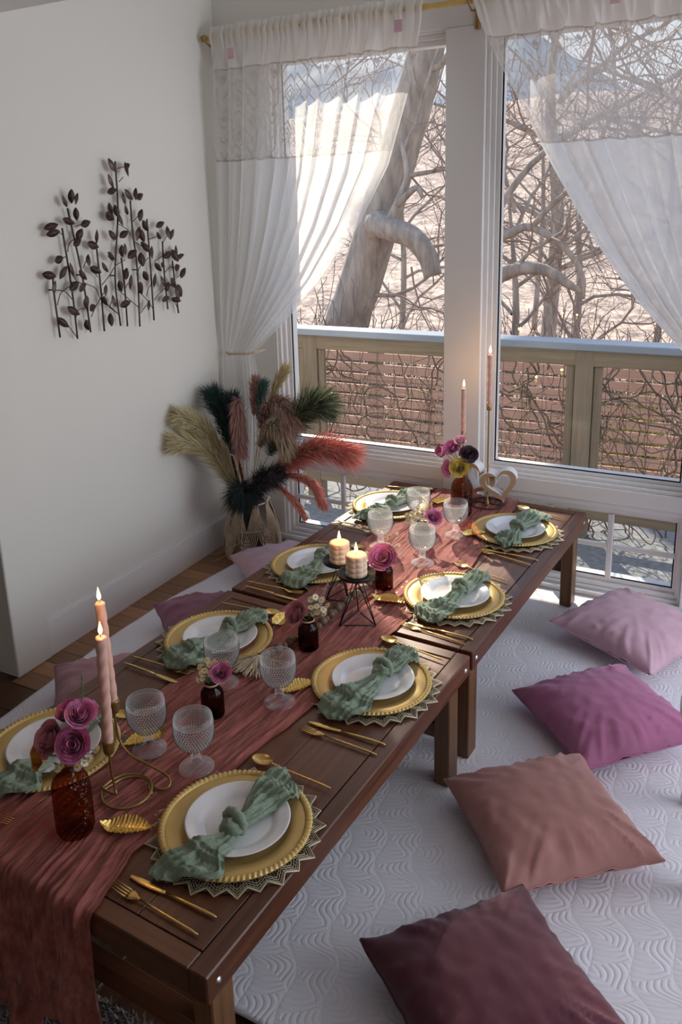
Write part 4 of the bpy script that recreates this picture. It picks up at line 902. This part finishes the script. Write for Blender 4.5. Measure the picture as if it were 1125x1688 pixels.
def daisies(cs, r, label, foot, seed, greens=True):
    t = thing('daisy_sprig', label, 'flowers', foot); o = V(foot); rd = random.Random(seed); b = MB()
    for c in cs:
        p = V(c) - o; d = (V((rd.gauss(.15, .35), rd.gauss(-.55, .3), .8))).normalized()
        h = obj('flower_head', DM[0], t, p, tuple(tilt(d))); h.scale = (r, r, r); k = obj('flower_centre', DM[1], h)
        b.tube([(0, 0, 0), (p.x * .4, p.y * .4, p.z * .6), tuple(p)], .0009, 5)
    b.build('stems', MT['stem'], t)
    if greens:
        b = MB()
        for i in range(14):
            c = V(rd.choice(cs)) - o; c = c * rd.uniform(.55, .9) + V((rd.gauss(0, .006), rd.gauss(0, .006), 0)); a = rd.uniform(0, 6.3); l = rd.uniform(.010, .02)
            b.add([tuple(c), tuple(c + V((cos(a) * l * .5 - sin(a) * .004, sin(a) * l * .5 + cos(a) * .004, .003))), tuple(c + V((cos(a) * l, sin(a) * l, .006))), tuple(c + V((cos(a) * l * .5 + sin(a) * .004, sin(a) * l * .5 - cos(a) * .004, .003)))], [(0, 1, 2, 3)])
        b.build('leaves', MT['leafg'], t)['kind'] = 'stuff'
    return t
def spike(p0, p1, r, m, label, name='flower_spike'):
    t = thing(name, label, 'flower', p0); o = V(p0); b = MB(); P = [V((0, 0, 0)), (V(p1) - o) * .5 + V((.003, 0, 0)), V(p1) - o]; b.tube(P, .0013, 5); b.build('stem', MT['stem'], t)
    b = MB(); rd = random.Random(4)
    for i in range(44):
        q = .35 + .65 * i / 43; c = (V(p1) - o) * q; a = i * 2.4; rr = r * (1.25 - q); b.ball((c.x + rr * cos(a), c.y + rr * sin(a), c.z), r * .42 * (1.3 - q), 6, 4)
    b.build('buds', m, t); return t
# near bouquet
foot = (-1.216, 1.059, .595)
amber_bottle((-1.216, 1.059, ZT + .007), 1.0, 'large amber hammered glass bottle near the front left, holding roses')
rose((-1.245, 1.045, .637), .034, (-.15, -.75, .6), 'rose2', 'dusky pink rose, left of the blooms in the nearest amber bottle', foot)
rose((-1.178, 1.045, .646), .032, (.3, -.75, .55), 'rose', 'magenta rose, right of the blooms in the nearest amber bottle', foot)
rose((-1.176, 1.075, .700), .029, (.3, -.35, .85), 'rose3', 'pink rose at the top right in the nearest amber bottle', foot)
rose((-1.217, 1.08, .688), .025, (-.1, -.4, .9), 'rose', 'small magenta rose behind, topmost left in the nearest amber bottle', foot)
rose((-1.268, 1.030, .600), .027, (-.4, -.8, .3), 'orange', 'orange flower under the roses in the nearest amber bottle', foot, name='ranunculus')
daisies([(-1.150, 1.045, .612), (-1.212, 1.03, .588), (-1.128, 1.06, .640), (-1.20, 1.03, .600), (-1.165, 1.04, .600), (-1.14, 1.05, .622)], .0095, 'small cream daisies under the roses in the nearest amber bottle', foot, 1)
spike((-1.20, 1.085, .62), (-1.186, 1.10, .775), .006, MT['leafg'], 'green flower spike rising behind the roses in the nearest bottle')
# small vases along the runner
F2 = (-1.190, 1.53, .50); bud_vase((-1.190, 1.53, ZT + .007), 'small brown ribbed vase with daisies between the near goblets')
rose((-1.152, 1.522, .550), .026, (.35, -.6, .7), 'rose3', 'bright magenta flower beside daisies in the vase between goblets', F2)
daisies([(-1.214, 1.525, .530), (-1.20, 1.52, .545), (-1.19, 1.53, .560), (-1.205, 1.54, .562), (-1.222, 1.53, .545), (-1.185, 1.52, .540), (-1.20, 1.51, .527), (-1.178, 1.535, .566), (-1.215, 1.515, .518)], .0095, 'cream daisy cluster in the vase between the near goblets', F2, 2)
F3 = (-1.127, 1.927, .50); bud_vase((-1.127, 1.927, ZT + .007), 'small brown ribbed vase with a rose at the end of the beads')
rose((-1.160, 1.915, .524), .034, (-.35, -.65, .6), 'rose2', 'dusty pink rose leaning left in the vase by the beads', F3)
daisies([(-1.11, 1.92, .552), (-1.07, 1.925, .537), (-1.079, 1.93, .578), (-1.099, 1.93, .583), (-1.09, 1.92, .56), (-1.068, 1.92, .555), (-1.115, 1.93, .572), (-1.085, 1.915, .545), (-1.10, 1.915, .538), (-1.06, 1.93, .565)], .0105, 'cream daisies spilling right from the vase by the beads', F3, 3)
spike((-1.115, 1.94, .50), (-1.066, 1.95, .632), .007, MT['palep'], 'pale pink flower spike behind the daisies by the beads')
F4 = (-1.086, 2.381, .50); bud_vase((-1.086, 2.381, ZT + .007), 'small brown ribbed vase beside the pillar candles')
rose((-1.087, 2.372, .527), .043, (.05, -.6, .75), 'rose3', 'large pink rose in the small vase beside the pillar candles', F4)
daisies([(-1.155, 2.39, .525), (-1.14, 2.40, .548), (-1.04, 2.40, .57), (-1.055, 2.42, .60), (-1.10, 2.43, .585), (-1.03, 2.39, .545)], .007, 'tiny cream filler flowers behind the large pink rose', F4, 4)
F5 = (-1.108, 2.78, .47)
bud_vase((-1.108, 2.78, ZT - .018 + .019), 'small brown ribbed vase hidden behind the middle goblets')
daisies([(-1.106, 2.77, .505), (-1.123, 2.775, .530), (-1.16, 2.77, .500), (-1.106, 2.78, .545), (-1.14, 2.77, .515), (-1.09, 2.77, .530), (-1.075, 2.78, .545), (-1.13, 2.79, .548), (-1.15, 2.785, .525), (-1.095, 2.765, .512), (-1.17, 2.785, .515)], .012, 'cream and yellow daisies above the middle goblets', F5, 5)
rose((-1.058, 2.775, .530), .028, (.5, -.5, .6), 'rose3', 'lilac pink flower right of the daisies above the middle goblets', F5)
F6 = (-1.071, 3.12, .61)
amber_bottle((-1.071, 3.12, ZT + .007), 1.06, 'tall amber hammered glass bottle glowing by the far end of the table')
rose((-1.110, 3.11, .700), .030, (-.1, -.6, .6), 'rose3', 'lilac pink rose at the centre of the far amber bottle', F6)
rose((-1.152, 3.12, .672), .024, (-.5, -.6, .4), 'rose3', 'small lilac pink rose drooping left from the far amber bottle', F6)
rose((-1.136, 3.13, .695), .018, (-.5, -.3, .7), 'rose3', 'pink rosebud between the lilac roses in the far bottle', F6, rings=4)
rose((-1.122, 3.10, .612), .032, (-.5, -.75, .2), 'rose3', 'pink rose low on the left in the far amber bottle', F6)
rose((-1.072, 3.09, .625), .035, (.1, -.85, .45), 'yellow', 'yellow flower at the front of the far amber bottle', F6, name='ranunculus')
rose((-1.045, 3.13, .672), .034, (.4, -.5, .6), 'plum', 'dark plum flower behind the yellow one in the far bottle', F6, name='dahlia')
rose((-1.082, 3.13, .728), .024, (.1, -.4, .9), 'palep', 'pale pink rose topmost in the far amber bottle', F6, rings=4)

# ------------------------------------------------------------------ candles
def flame(parent, z, s=1.0):
    b = MB(); b.tube([(0, 0, z - .004), (.0006, 0, z + .004)], .0008, 5); b.build('wick', MT['wick'], parent)
    b = MB(); b.lathe([(.0002, 0), (.0030, .003), (.0046, .008), (.0044, .013), (.0028, .020), (.0012, .026), (.0001, .031)], 14, M=Matrix.Translation((0, 0, z + .001)) @ Matrix.Diagonal((s, s, s, 1))); b.build('flame', MT['flame'], parent)
    ld = bpy.data.lights.new('candle_light', 'POINT'); ld.energy = .22 * s; ld.color = (1.0, .55, .22); ld.shadow_soft_size = .008; obj('candle_light', ld, parent, (0, 0, z + .034 * s))
def taper(loc, L, r, m, label, lean=(0, 0)):
    t = thing('taper_candle', label, 'candle', loc, rot=(lean[0], lean[1], 0)); b = MB(); N = int(L / .0028)
    b.lathe([(r * (.80 + .20 * min(1, i / (N * .04))) if i else .0001, L * i / N) for i in range(N)] + [(r * .7, L), (.0001, L - .001)], 28, rad=lambda q, z, tt, i: q * (1 + .07 * cos(3 * tt - z * 170)))
    b.build('wax', m, t); flame(t, L + .004); return t
# brass wire holder with two cups near the front
C1 = V((-1.213, 1.175, 0)); C2 = V((-1.268, 1.259, 0)); z0 = ZT + .012
hd = thing('wire_candle_holder', 'coiled brass wire holder for two taper candles near the front', 'candle holder', (C1.x, C1.y, ZT + .008)); o = V(hd.location)
P = [(C1.x, C1.y, .528), (C1.x + .001, C1.y, .48), (-1.208, 1.176, .435), (-1.206, 1.172, z0 + .006)]
cc = V((-1.193, 1.196, 0)); R0 = .056
for k in range(19): a = D(-160 + 360 * k / 18 * -1 + 0); P.append((cc.x + R0 * cos(a), cc.y + R0 * sin(a), z0 + .004 * (1 - k / 18)))
for k in range(7): a = D(-160 - 26 * (k + 1)); q = .046 + .002 * k; P.append((cc.x + q * cos(a), cc.y + q * sin(a), z0 + .001))
P += [(-1.165, 1.240, z0), (-1.138, 1.236, z0), (-1.118, 1.240, z0 + .002), (-1.116, 1.256, z0 + .008), (-1.135, 1.268, z0 + .014), (-1.185, 1.268, z0 + .024), (-1.235, 1.262, z0 + .040), (-1.262, 1.259, z0 + .075), (C2.x, C2.y, .54), (C2.x, C2.y, .566)]
b = MB(); b.tube(smooth_path([V(p) - o for p in P], 5), .0031, 10); b.build('wire', MT['brass'], hd)
for c, z in ((C1, .527), (C2, .563)):
    b = MB(); b.lathe([(.0001, 0), (.010, .0), (.0125, .006), (.0140, .030), (.0142, .034), (.0128, .034), (.0120, .010), (.0001, .008)], 28, M=Matrix.Translation(c + V((0, 0, z)) - o)); b.build('cup', MT['brass'], hd)
taper((C1.x, C1.y, .540), .280, .0118, MT['waxpink'], 'lit twisted pink taper candle in front on the brass wire holder', (0, .05))
taper((C2.x, C2.y, .576), .268, .0115, MT['waxpink'], 'lit twisted pink taper candle behind on the brass wire holder', (0, -.03))
# tall candlesticks at the far end
def stick(x, y, zc, L, r, lab1, lab2, ring):
    t = thing('candlestick', lab1, 'candlestick', (x, y, ZT + .009)); b = MB(); P = [(ring * cos(2 * pi * k / 40), ring * sin(2 * pi * k / 40), .003) for k in range(40)]
    b.tube(P, .0030, 8, closed=True); b.tube([(-ring, 0, .003), (0, 0, .004), (ring, 0, .003)], .0022, 6); b.build('base_ring', MT['iron'], t)
    b = MB(); b.lathe([(.010, 0), (.0085, .012), (.0042, .020), (.0036, zc - ZT - .012)], 14); b.build('stem', MT['brass'], t)
    b = MB(); b.lathe([(.0001, 0), (.0085, 0), (.0098, .004), (.0098, .038), (.0085, .038), (.0080, .008), (.0001, .006)], 22, M=Matrix.Translation((0, 0, zc - ZT - .014))); b.build('cup', MT['brass'], t)
    taper((x, y, zc + .006), L, r, MT['waxpink'], lab2)
stick(-1.010, 3.275, .830, .222, .0098, 'tall slender brass candlestick on an iron ring by the window', 'lit pink taper candle, highest, on the tall candlestick by the window', .068)
stick(-1.115, 3.262, .695, .212, .0098, 'shorter brass candlestick behind the far bouquet', 'lit pink taper candle rising behind the far bouquet', .05)
# black wire stands with pillar candles
def geo(c, h, base, r, lab1, lab2):
    t = thing('geometric_candle_stand', lab1, 'candle holder', (c[0], c[1], ZT + .008)); o = V(t.location); B = [V(p + (ZT + .0105,)) - o for p in base]; z = h - .004
    b = MB()
    for i in range(3): b.tube([B[i], B[(i + 1) % 3]], .0019, 6)
    for i in range(3):
        a = 2 * pi * i / 3 + .5; tp = V((.012 * cos(a), .012 * sin(a), z)); b.tube([B[i], tp], .0019, 6)
        m_ = (B[i] + B[(i + 1) % 3]) / 2; b.tube([B[i], V((-.012 * cos(a + 1), -.012 * sin(a + 1), z))], .0016, 6)
    b.build('wire_legs', MT['black'], t)
    b = MB(); b.lathe([(.0001, z - .001), (r - .004, z - .001), (r, z + .002), (r + .001, z + .012), (r - .001, z + .012), (r - .004, z + .004), (.0001, z + .002)], 48); b.build('tray', MT['black'], t)
    k = thing('pillar_candle', lab2, 'candle', (c[0], c[1], o.z + z + .0025)); q = MB(); hh = .070; rr = .032
    q.lathe([(.0001, 0), (rr * .9, 0)] + [(rr, hh * i / 40) for i in range(1, 40)] + [(rr * .96, hh), (rr * .7, hh + .002), (.012, hh - .003), (.0001, hh - .004)], 72, rad=lambda w, zz, tt, i: w * (1 + .13 * abs(cos(4 * tt)) ** .6 * abs(sin(pi * zz / hh * 4)) ** .6 - .04) if 1 < i < 42 else w)
    q.build('wax', MT['waxpale'], k); flame(k, hh + .004, 1.1)
geo((-1.068, 2.137), .158, [(-1.104, 2.081), (-1.002, 2.129), (-1.093, 2.194)], .058, 'black wire candle stand, the front one of the pair', 'lit pale pillar candle on the front black wire stand')
geo((-1.186, 2.252), .132, [(-1.222, 2.216), (-1.147, 2.232), (-1.20, 2.32)], .055, 'black wire candle stand, the rear lower one of the pair', 'lit pale pillar candle on the rear black wire stand')
# ------------------------------------------------------------------ bead garland
gd = thing('bead_garland', 'brown wooden bead garland with jute tassel lying on the runner', 'garland', (-1.15, 2.1, ZT + .008)); o = V(gd.location)
path = smooth_path([V((-1.137, 2.47, 0)), V((-1.130, 2.371, 0)), V((-1.136, 2.273, 0)), V((-1.146, 2.184, 0)), V((-1.148, 2.1, 0)), V((-1.150, 2.024, 0)), V((-1.168, 1.95, 0)), V((-1.19, 1.87, 0)), V((-1.21, 1.80, 0))], 24)
acc = [0]
for a_, c_ in zip(path, path[1:]): acc.append(acc[-1] + (c_ - a_).length)
def at_len(s):
    for i in range(len(acc) - 1):
        if acc[i + 1] >= s: f = (s - acc[i]) / max(1e-9, acc[i + 1] - acc[i]); return path[i].lerp(path[i + 1], f)
    return path[-1]
bm_ = {}
for r in (.0150, .0105):
    q = MB(); q.ball((0, 0, 0), r, 16, 10); me = bpy.data.meshes.new('bead'); me.from_pydata(q.v, [], q.f); me.materials.append(MT['bead']); me.polygons.foreach_set('use_smooth', [True] * len(q.f)); bm_[r] = me
s = .0; k = 0
while s < acc[-1] - .02:
    r = (.0150, .0105)[k % 2]; p = at_len(s + r); obj('bead', bm_[r], gd, (p.x - o.x, p.y - o.y, r + .004)); s += 2 * r * .98; k += 1
q = MB(); q.tube([(p.x - o.x, p.y - o.y, .011) for p in path[::4]], .0018, 5); q.build('cord', MT['jute'], gd)
q = MB(); rd = random.Random(8); E_ = path[-1] - o; E_.z = .012
q.ball(tuple(E_ + V((-.004, -.010, .002))), .013, 12, 8)
for i in range(150):
    a = rd.gauss(0, .55); l = rd.uniform(.06, .095); dx, dy = sin(a) - .05, -cos(a); P = [E_ + V((-.004, -.012, 0))]
    for j in range(5): f = (j + 1) / 5; P.append(E_ + V((dx * l * f + rd.gauss(0, .003), dy * l * f - .01 + rd.gauss(0, .003), .014 * (1 - f) + .006 * rd.random())))
    q.tube(P, .0013, 4, cap=False)
q.build('tassel', MT['jute'], gd)
# ------------------------------------------------------------------ wooden hearts
def heart_ring(mb, R0, w, d, M):
    N = 72; out = []; inn = []
    hp = lambda t, s: (s * 16 * sin(t) ** 3 / 17, s * (13 * cos(t) - 5 * cos(2*t) - 2 * cos(3*t) - cos(4*t)) / 17)
    for k in range(N): t = 2 * pi * k / N; out.append(hp(t, R0)); x, y = hp(t, R0 - w); inn.append((x, y + w * .10))
    v = []; 
    for lay, (yy) in enumerate((-d / 2, d / 2)):
        v += [(x, yy, z) for x, z in out]; v += [(x, yy, z) for x, z in inn]
    f = []; mi = []
    for k in range(N):
        k2 = (k + 1) % N
        f += [(k, k2, N + k2, N + k)[::-1], (2*N + k, 2*N + k2, 3*N + k2, 3*N + k), (k, k2, 2*N + k2, 2*N + k), (N + k, N + k2, 3*N + k2, 3*N + k)[::-1]]; mi += [0, 0, 1, 1]
    b0 = len(mb.v); mb.v += [tuple(M @ V(p)) for p in v]; mb.f += [tuple(i + b0 for i in q) for q in f]; mb.m += mi
ht = thing('heart_ornament', 'pair of linked pale wooden hearts with white sides at the table end', 'ornament', (-1.0, 3.31, ZT + .009))
b = MB(); heart_ring(b, .082, .026, .055, Matrix.Translation((.035, -.012, .094)) @ Matrix.Rotation(D(10), 4, 'Z') @ Matrix.Rotation(D(-14), 4, 'Y')); b.build('heart', [MT['heart'], MT['whitepaint']], ht, False)
b = MB(); heart_ring(b, .082, .026, .055, Matrix.Translation((-.060, .018, .094)) @ Matrix.Rotation(D(-6), 4, 'Z') @ Matrix.Rotation(D(20), 4, 'Y')); b.build('heart', [MT['heart'], MT['whitepaint']], ht, False)

# ------------------------------------------------------------------ macrame vase with pampas
VX, VY = -2.165, 3.195
mv = thing('macrame_vase', 'wire and jute macrame vase on the floor in the corner', 'vase', (VX, VY, .001)); b = MB()
vp = [(.0, .128), (.05, .140), (.11, .133), (.19, .115), (.285, .088)]
for z in (.012, .165, .285): b.tube([(poly(vp, z) * cos(2*pi*k/40), poly(vp, z) * sin(2*pi*k/40), z) for k in range(40)], .0032, 6, closed=True)
for k in range(8):
    a = 2 * pi * k / 8 + .2; b.tube([(poly(vp, z) * cos(a), poly(vp, z) * sin(a), z) for z in (.004, .05, .11, .19, .285)], .0026, 6)
b.build('wire_frame', MT['whitepaint'], mv)
b = MB(); b.lathe([(.0001, .004), (.055, .004), (.062, .02), (.060, .14), (.045, .20), (.040, .27)], 32); b.build('inner_jar', pm('dark_jar', (.03, .025, .022), .25), mv)
for k in range(8):
    b = MB(); a0 = 2 * pi * k / 8; rd = random.Random(k)
    for i in range(13):
        da = (i / 12 - .5); a1 = a0 + da * .85; s2 = 1 if da > 0 else -1; a2 = a0 + da * .85 + s2 * .38 * (1 - abs(da) * .5)
        r1 = poly(vp, .13) + .006; b.tube([(.091 * cos(a0 + da * .10), .091 * sin(a0 + da * .10), .286), (poly(vp, .22) * 1.06 * cos(a0 + da * .5), poly(vp, .22) * 1.06 * sin(a0 + da * .5), .22), (r1 * cos(a1), r1 * sin(a1), .135), ((poly(vp, .06) + .004) * cos((a1 + a2) / 2), (poly(vp, .06) + .004) * sin((a1 + a2) / 2), .06), (.131 * cos(a2), .131 * sin(a2), .010)], .0023, 5, cap=False)
    b.ball((.092 * cos(a0), .092 * sin(a0), .285), .009, 8, 6)
    b.build('jute_strands', MT['jute'], mv)
for a in (3.5, 3.9):
    b = MB(); b.tube([(.13 * cos(a), .13 * sin(a), .015), (.17 * cos(a + .1), .17 * sin(a + .1), .006), (.21 * cos(a + .15), .21 * sin(a + .15), .003)], .0022, 5); b.build('loose_strand', MT['jute'], mv)
def plume(pts, start, hl, n, c, label, seed, droop=.4, spread=.5, wd=.0014, c2=None, narrow=False, group='pampas plumes'):
    o = V((VX, VY, .20)); t = thing('pampas_plume', label, 'dried grass', o, group=group); S = smooth_path([V(p) - o for p in pts], 10); N = len(S) - 1
    b = MB(); b.tube(S[:int(N * .9)], .0016, 5); b.build('stem', pm('straw_stem', (.42, .30, .13), .8) if 'straw' not in PET else PET['straw'], t)
    rd = random.Random(seed); b = MB()
    for i in range(int(n * 1.5)):
        q = start + (1 - start) * rd.random() ** .9; k = min(N - 1, int(q * N)); p = S[k].lerp(S[k + 1], q * N - k) if k < N else S[-1]; tg = (S[min(N, k + 1)] - S[max(0, k - 1)]).normalized()
        a = rd.uniform(0, 2 * pi); s1 = tg.orthogonal().normalized(); s2 = tg.cross(s1); rad_ = s1 * cos(a) + s2 * sin(a)
        env = sin(pi * min(1, .12 + .88 * (1 - (q - start) / (1 - start)))) ** .6 if not narrow else 1
        l = hl * (1.45 if not narrow else 1) * rd.uniform(.55, 1.15) * (.45 + .55 * env); d = (tg * 1.0 + rad_ * spread * rd.uniform(.4, 1.5)).normalized()
        p1 = p + d * l * .55; p2 = p1 + (d + V((0, 0, -droop * rd.uniform(.6, 1.4)))).normalized() * l * .5; sd_ = d.cross(V((rd.gauss(0, 1), rd.gauss(0, 1), rd.gauss(0, 1)))).normalized() * wd
        cl_ = lambda q_: V((max(q_.x, XL + .010 - o.x), min(q_.y, YF - .02 - o.y), q_.z))
        b.add([cl_(q_) for q_ in (p - sd_ * .5, p + sd_ * .5, p1 + sd_, p1 - sd_, p2)], [(0, 1, 2, 3), (3, 2, 4)], 0 if (c2 is None or rd.random() < .6) else 1)
    ms = [pm('plume_%d' % seed, c, .9, sheen=.2)]
    if c2: ms.append(pm('plume_tip_%d' % seed, c2, .9, sheen=.2))
    b.build('plume', ms, t, False); return t
PET['straw'] = pm('straw', (.45, .33, .15), .8)
B0 = (VX, VY, .22)
plume([B0, (-2.21, 3.15, .36), (-2.28, 3.03, .56), (-2.34, 2.90, .635)], .22, .10, 1700, (.70, .58, .30), 'long cream pampas plume reaching left, the lower of two', 1, .25, .42, c2=(.82, .75, .52))
plume([B0, (-2.22, 3.16, .42), (-2.29, 3.05, .64), (-2.335, 2.95, .735)], .25, .10, 1700, (.68, .56, .30), 'cream pampas plume reaching up left, the upper of two', 2, .25, .42, c2=(.80, .74, .50))
plume([B0, (-2.205, 3.17, .45), (-2.25, 3.14, .68), (-2.30, 3.13, .81)], .42, .07, 1500, (.012, .055, .050), 'dark teal dried plume standing at the upper left', 3, .1, .75, c2=(.02, .09, .075))
plume([B0, (-2.185, 3.18, .45), (-2.20, 3.16, .66), (-2.21, 3.15, .79)], .40, .065, 1300, (.012, .045, .042), 'dark green dried plume beside the teal one', 4, .1, .75)
plume([B0, (-2.15, 3.16, .50), (-2.135, 3.12, .76), (-2.11, 3.06, .81), (-2.085, 3.02, .74), (-2.075, 3.01, .61)], .52, .065, 1900, (.40, .19, .165), 'dusty pink plume drooping in the middle', 5, .5, .5, c2=(.56, .34, .30))
plume([B0, (-2.12, 3.2, .5), (-2.08, 3.18, .72), (-2.045, 3.17, .86)], .62, .05, 900, (.06, .19, .16), 'blue green plume upright in the middle', 6, .1, .45)
plume([B0, (-2.13, 3.2, .5), (-2.10, 3.17, .74), (-2.075, 3.16, .88)], .62, .05, 700, (.52, .27, .22), 'slim salmon pink plume upright behind the drooping one', 7, .1, .4)
plume([B0, (-2.10, 3.16, .48), (-2.00, 3.10, .74), (-1.90, 3.06, .81), (-1.83, 3.03, .76)], .42, .085, 2000, (.36, .20, .15), 'brown pink plume arching right, above the tan one', 8, .7, .55, c2=(.52, .33, .27))
plume([B0, (-2.09, 3.14, .44), (-1.99, 3.07, .65), (-1.90, 3.03, .71), (-1.84, 3.01, .66)], .42, .08, 1900, (.42, .30, .19), 'tan plume arching right below the brown pink one', 9, .8, .55, c2=(.66, .54, .42))
plume([B0, (-2.08, 3.15, .42), (-1.93, 3.09, .64), (-1.78, 3.08, .79), (-1.70, 3.08, .82)], .40, .105, 2300, (.055, .085, .045), 'olive green plume reaching up right', 10, .15, .7, c2=(.30, .33, .17))
plume([B0, (-2.06, 3.14, .36), (-1.90, 3.07, .52), (-1.72, 3.05, .63), (-1.56, 3.05, .635)], .42, .10, 2000, (.72, .22, .18), 'coral plume reaching right toward the window, highest of three', 11, .3, .62, c2=(.82, .38, .32))
plume([B0, (-2.04, 3.13, .36), (-1.88, 3.05, .49), (-1.74, 3.03, .49), (-1.67, 3.02, .41)], .45, .05, 900, (.70, .21, .17), 'coral plume bending down right, middle of three', 12, .4, .4, c2=(.82, .40, .33))
plume([B0, (-2.04, 3.12, .35), (-1.92, 3.04, .44), (-1.82, 3.01, .41), (-1.755, 3.0, .345)], .48, .04, 700, (.70, .22, .17), 'coral plume bending lowest at the right, under the others', 13, .4, .35, c2=(.85, .45, .36))
plume([B0, (-2.10, 3.12, .33), (-2.0, 3.05, .45), (-1.90, 3.01, .51)], .18, .075, 1500, (.030, .017, .030), 'dark plum plume low at the front right of the vase', 14, .4, .75)
plume([B0, (-2.15, 3.12, .30), (-2.12, 3.05, .36), (-2.07, 3.01, .40)], .10, .085, 1700, (.010, .022, .022), 'blackish green plume spilling over the vase rim', 15, .8, 1.0)
plume([B0, (-2.12, 3.21, .55), (-2.02, 3.2, .80), (-1.95, 3.2, .93)], .60, .06, 500, (.70, .58, .34), 'thin cream plume rising behind at the right', 16, .1, .35)
plume([B0, (-2.165, 3.14, .42), (-2.175, 3.11, .60)], .40, .014, 900, (.30, .012, .018), 'slim deep red bunny tail stalk in the middle', 17, .0, .55, narrow=True)
plume([B0, (-2.18, 3.14, .36), (-2.195, 3.11, .52)], .40, .014, 700, (.13, .010, .015), 'slim dark red stalk left of the deep red one', 18, .0, .55, narrow=True)

# ------------------------------------------------------------------ metal leaf wall art
WX = -2.355
art = thing('wall_art', 'bronze metal wall sculpture of leafy stems on the white wall', 'wall art', (XL + .004, 2.65, 1.21)); o = V(art.location)
for S in ST:
    b = MB(); b.tube([V((WX, p.x, p.y)) - o for p in smooth_path([(y, z, 0) for y, z in S], 6)], .0036, 7); b.build('stalk', MT['darkstem'], art)
for S in TW:
    b = MB(); pts = [(y, z, 0) for y, z in S]; P = smooth_path(pts, 5) if len(pts) > 2 else [V(q) for q in pts]
    b.tube([V((WX + .002, p.x, p.y)) - o for p in P], .0018, 5); b.build('twig', MT['darkstem'], art)
b = MB()
for s in (0, -.0012):
    b.grid(13, 9, lambda u, v: (.006 * sin(pi * u) - .009 * abs(v * 2 - 1) * sin(pi * u) + s, (v * 2 - 1) * .0145 * sin(pi * u) ** .8, (u - .5) * .056), flip=(s < 0))
lm = b.build('leaf', MT['darkleaf'], art, True); first_leaf = True
rl_ = random.Random(9)
for y, z, a in LF:
    l = lm if first_leaf else obj('leaf', lm.data, art); first_leaf = False
    l.location = V((WX + .012 + rl_.uniform(0, .010), y, z)) - o; l.rotation_euler = (-a * 1.35, rl_.uniform(-.25, .25), rl_.uniform(-.4, .4)); sc = rl_.uniform(.85, 1.15); l.scale = (1, sc * rl_.uniform(.85, 1.1), sc)
for y, z in ((2.27, 1.40), (2.42, 1.44), (2.60, 1.42), (2.74, 1.43), (2.98, 1.34)):
    b = MB(); b.tube([V((XL, y, z)) - o, V((WX, y, z)) - o], .003, 6); b.build('wall_pin', MT['darkstem'], art)
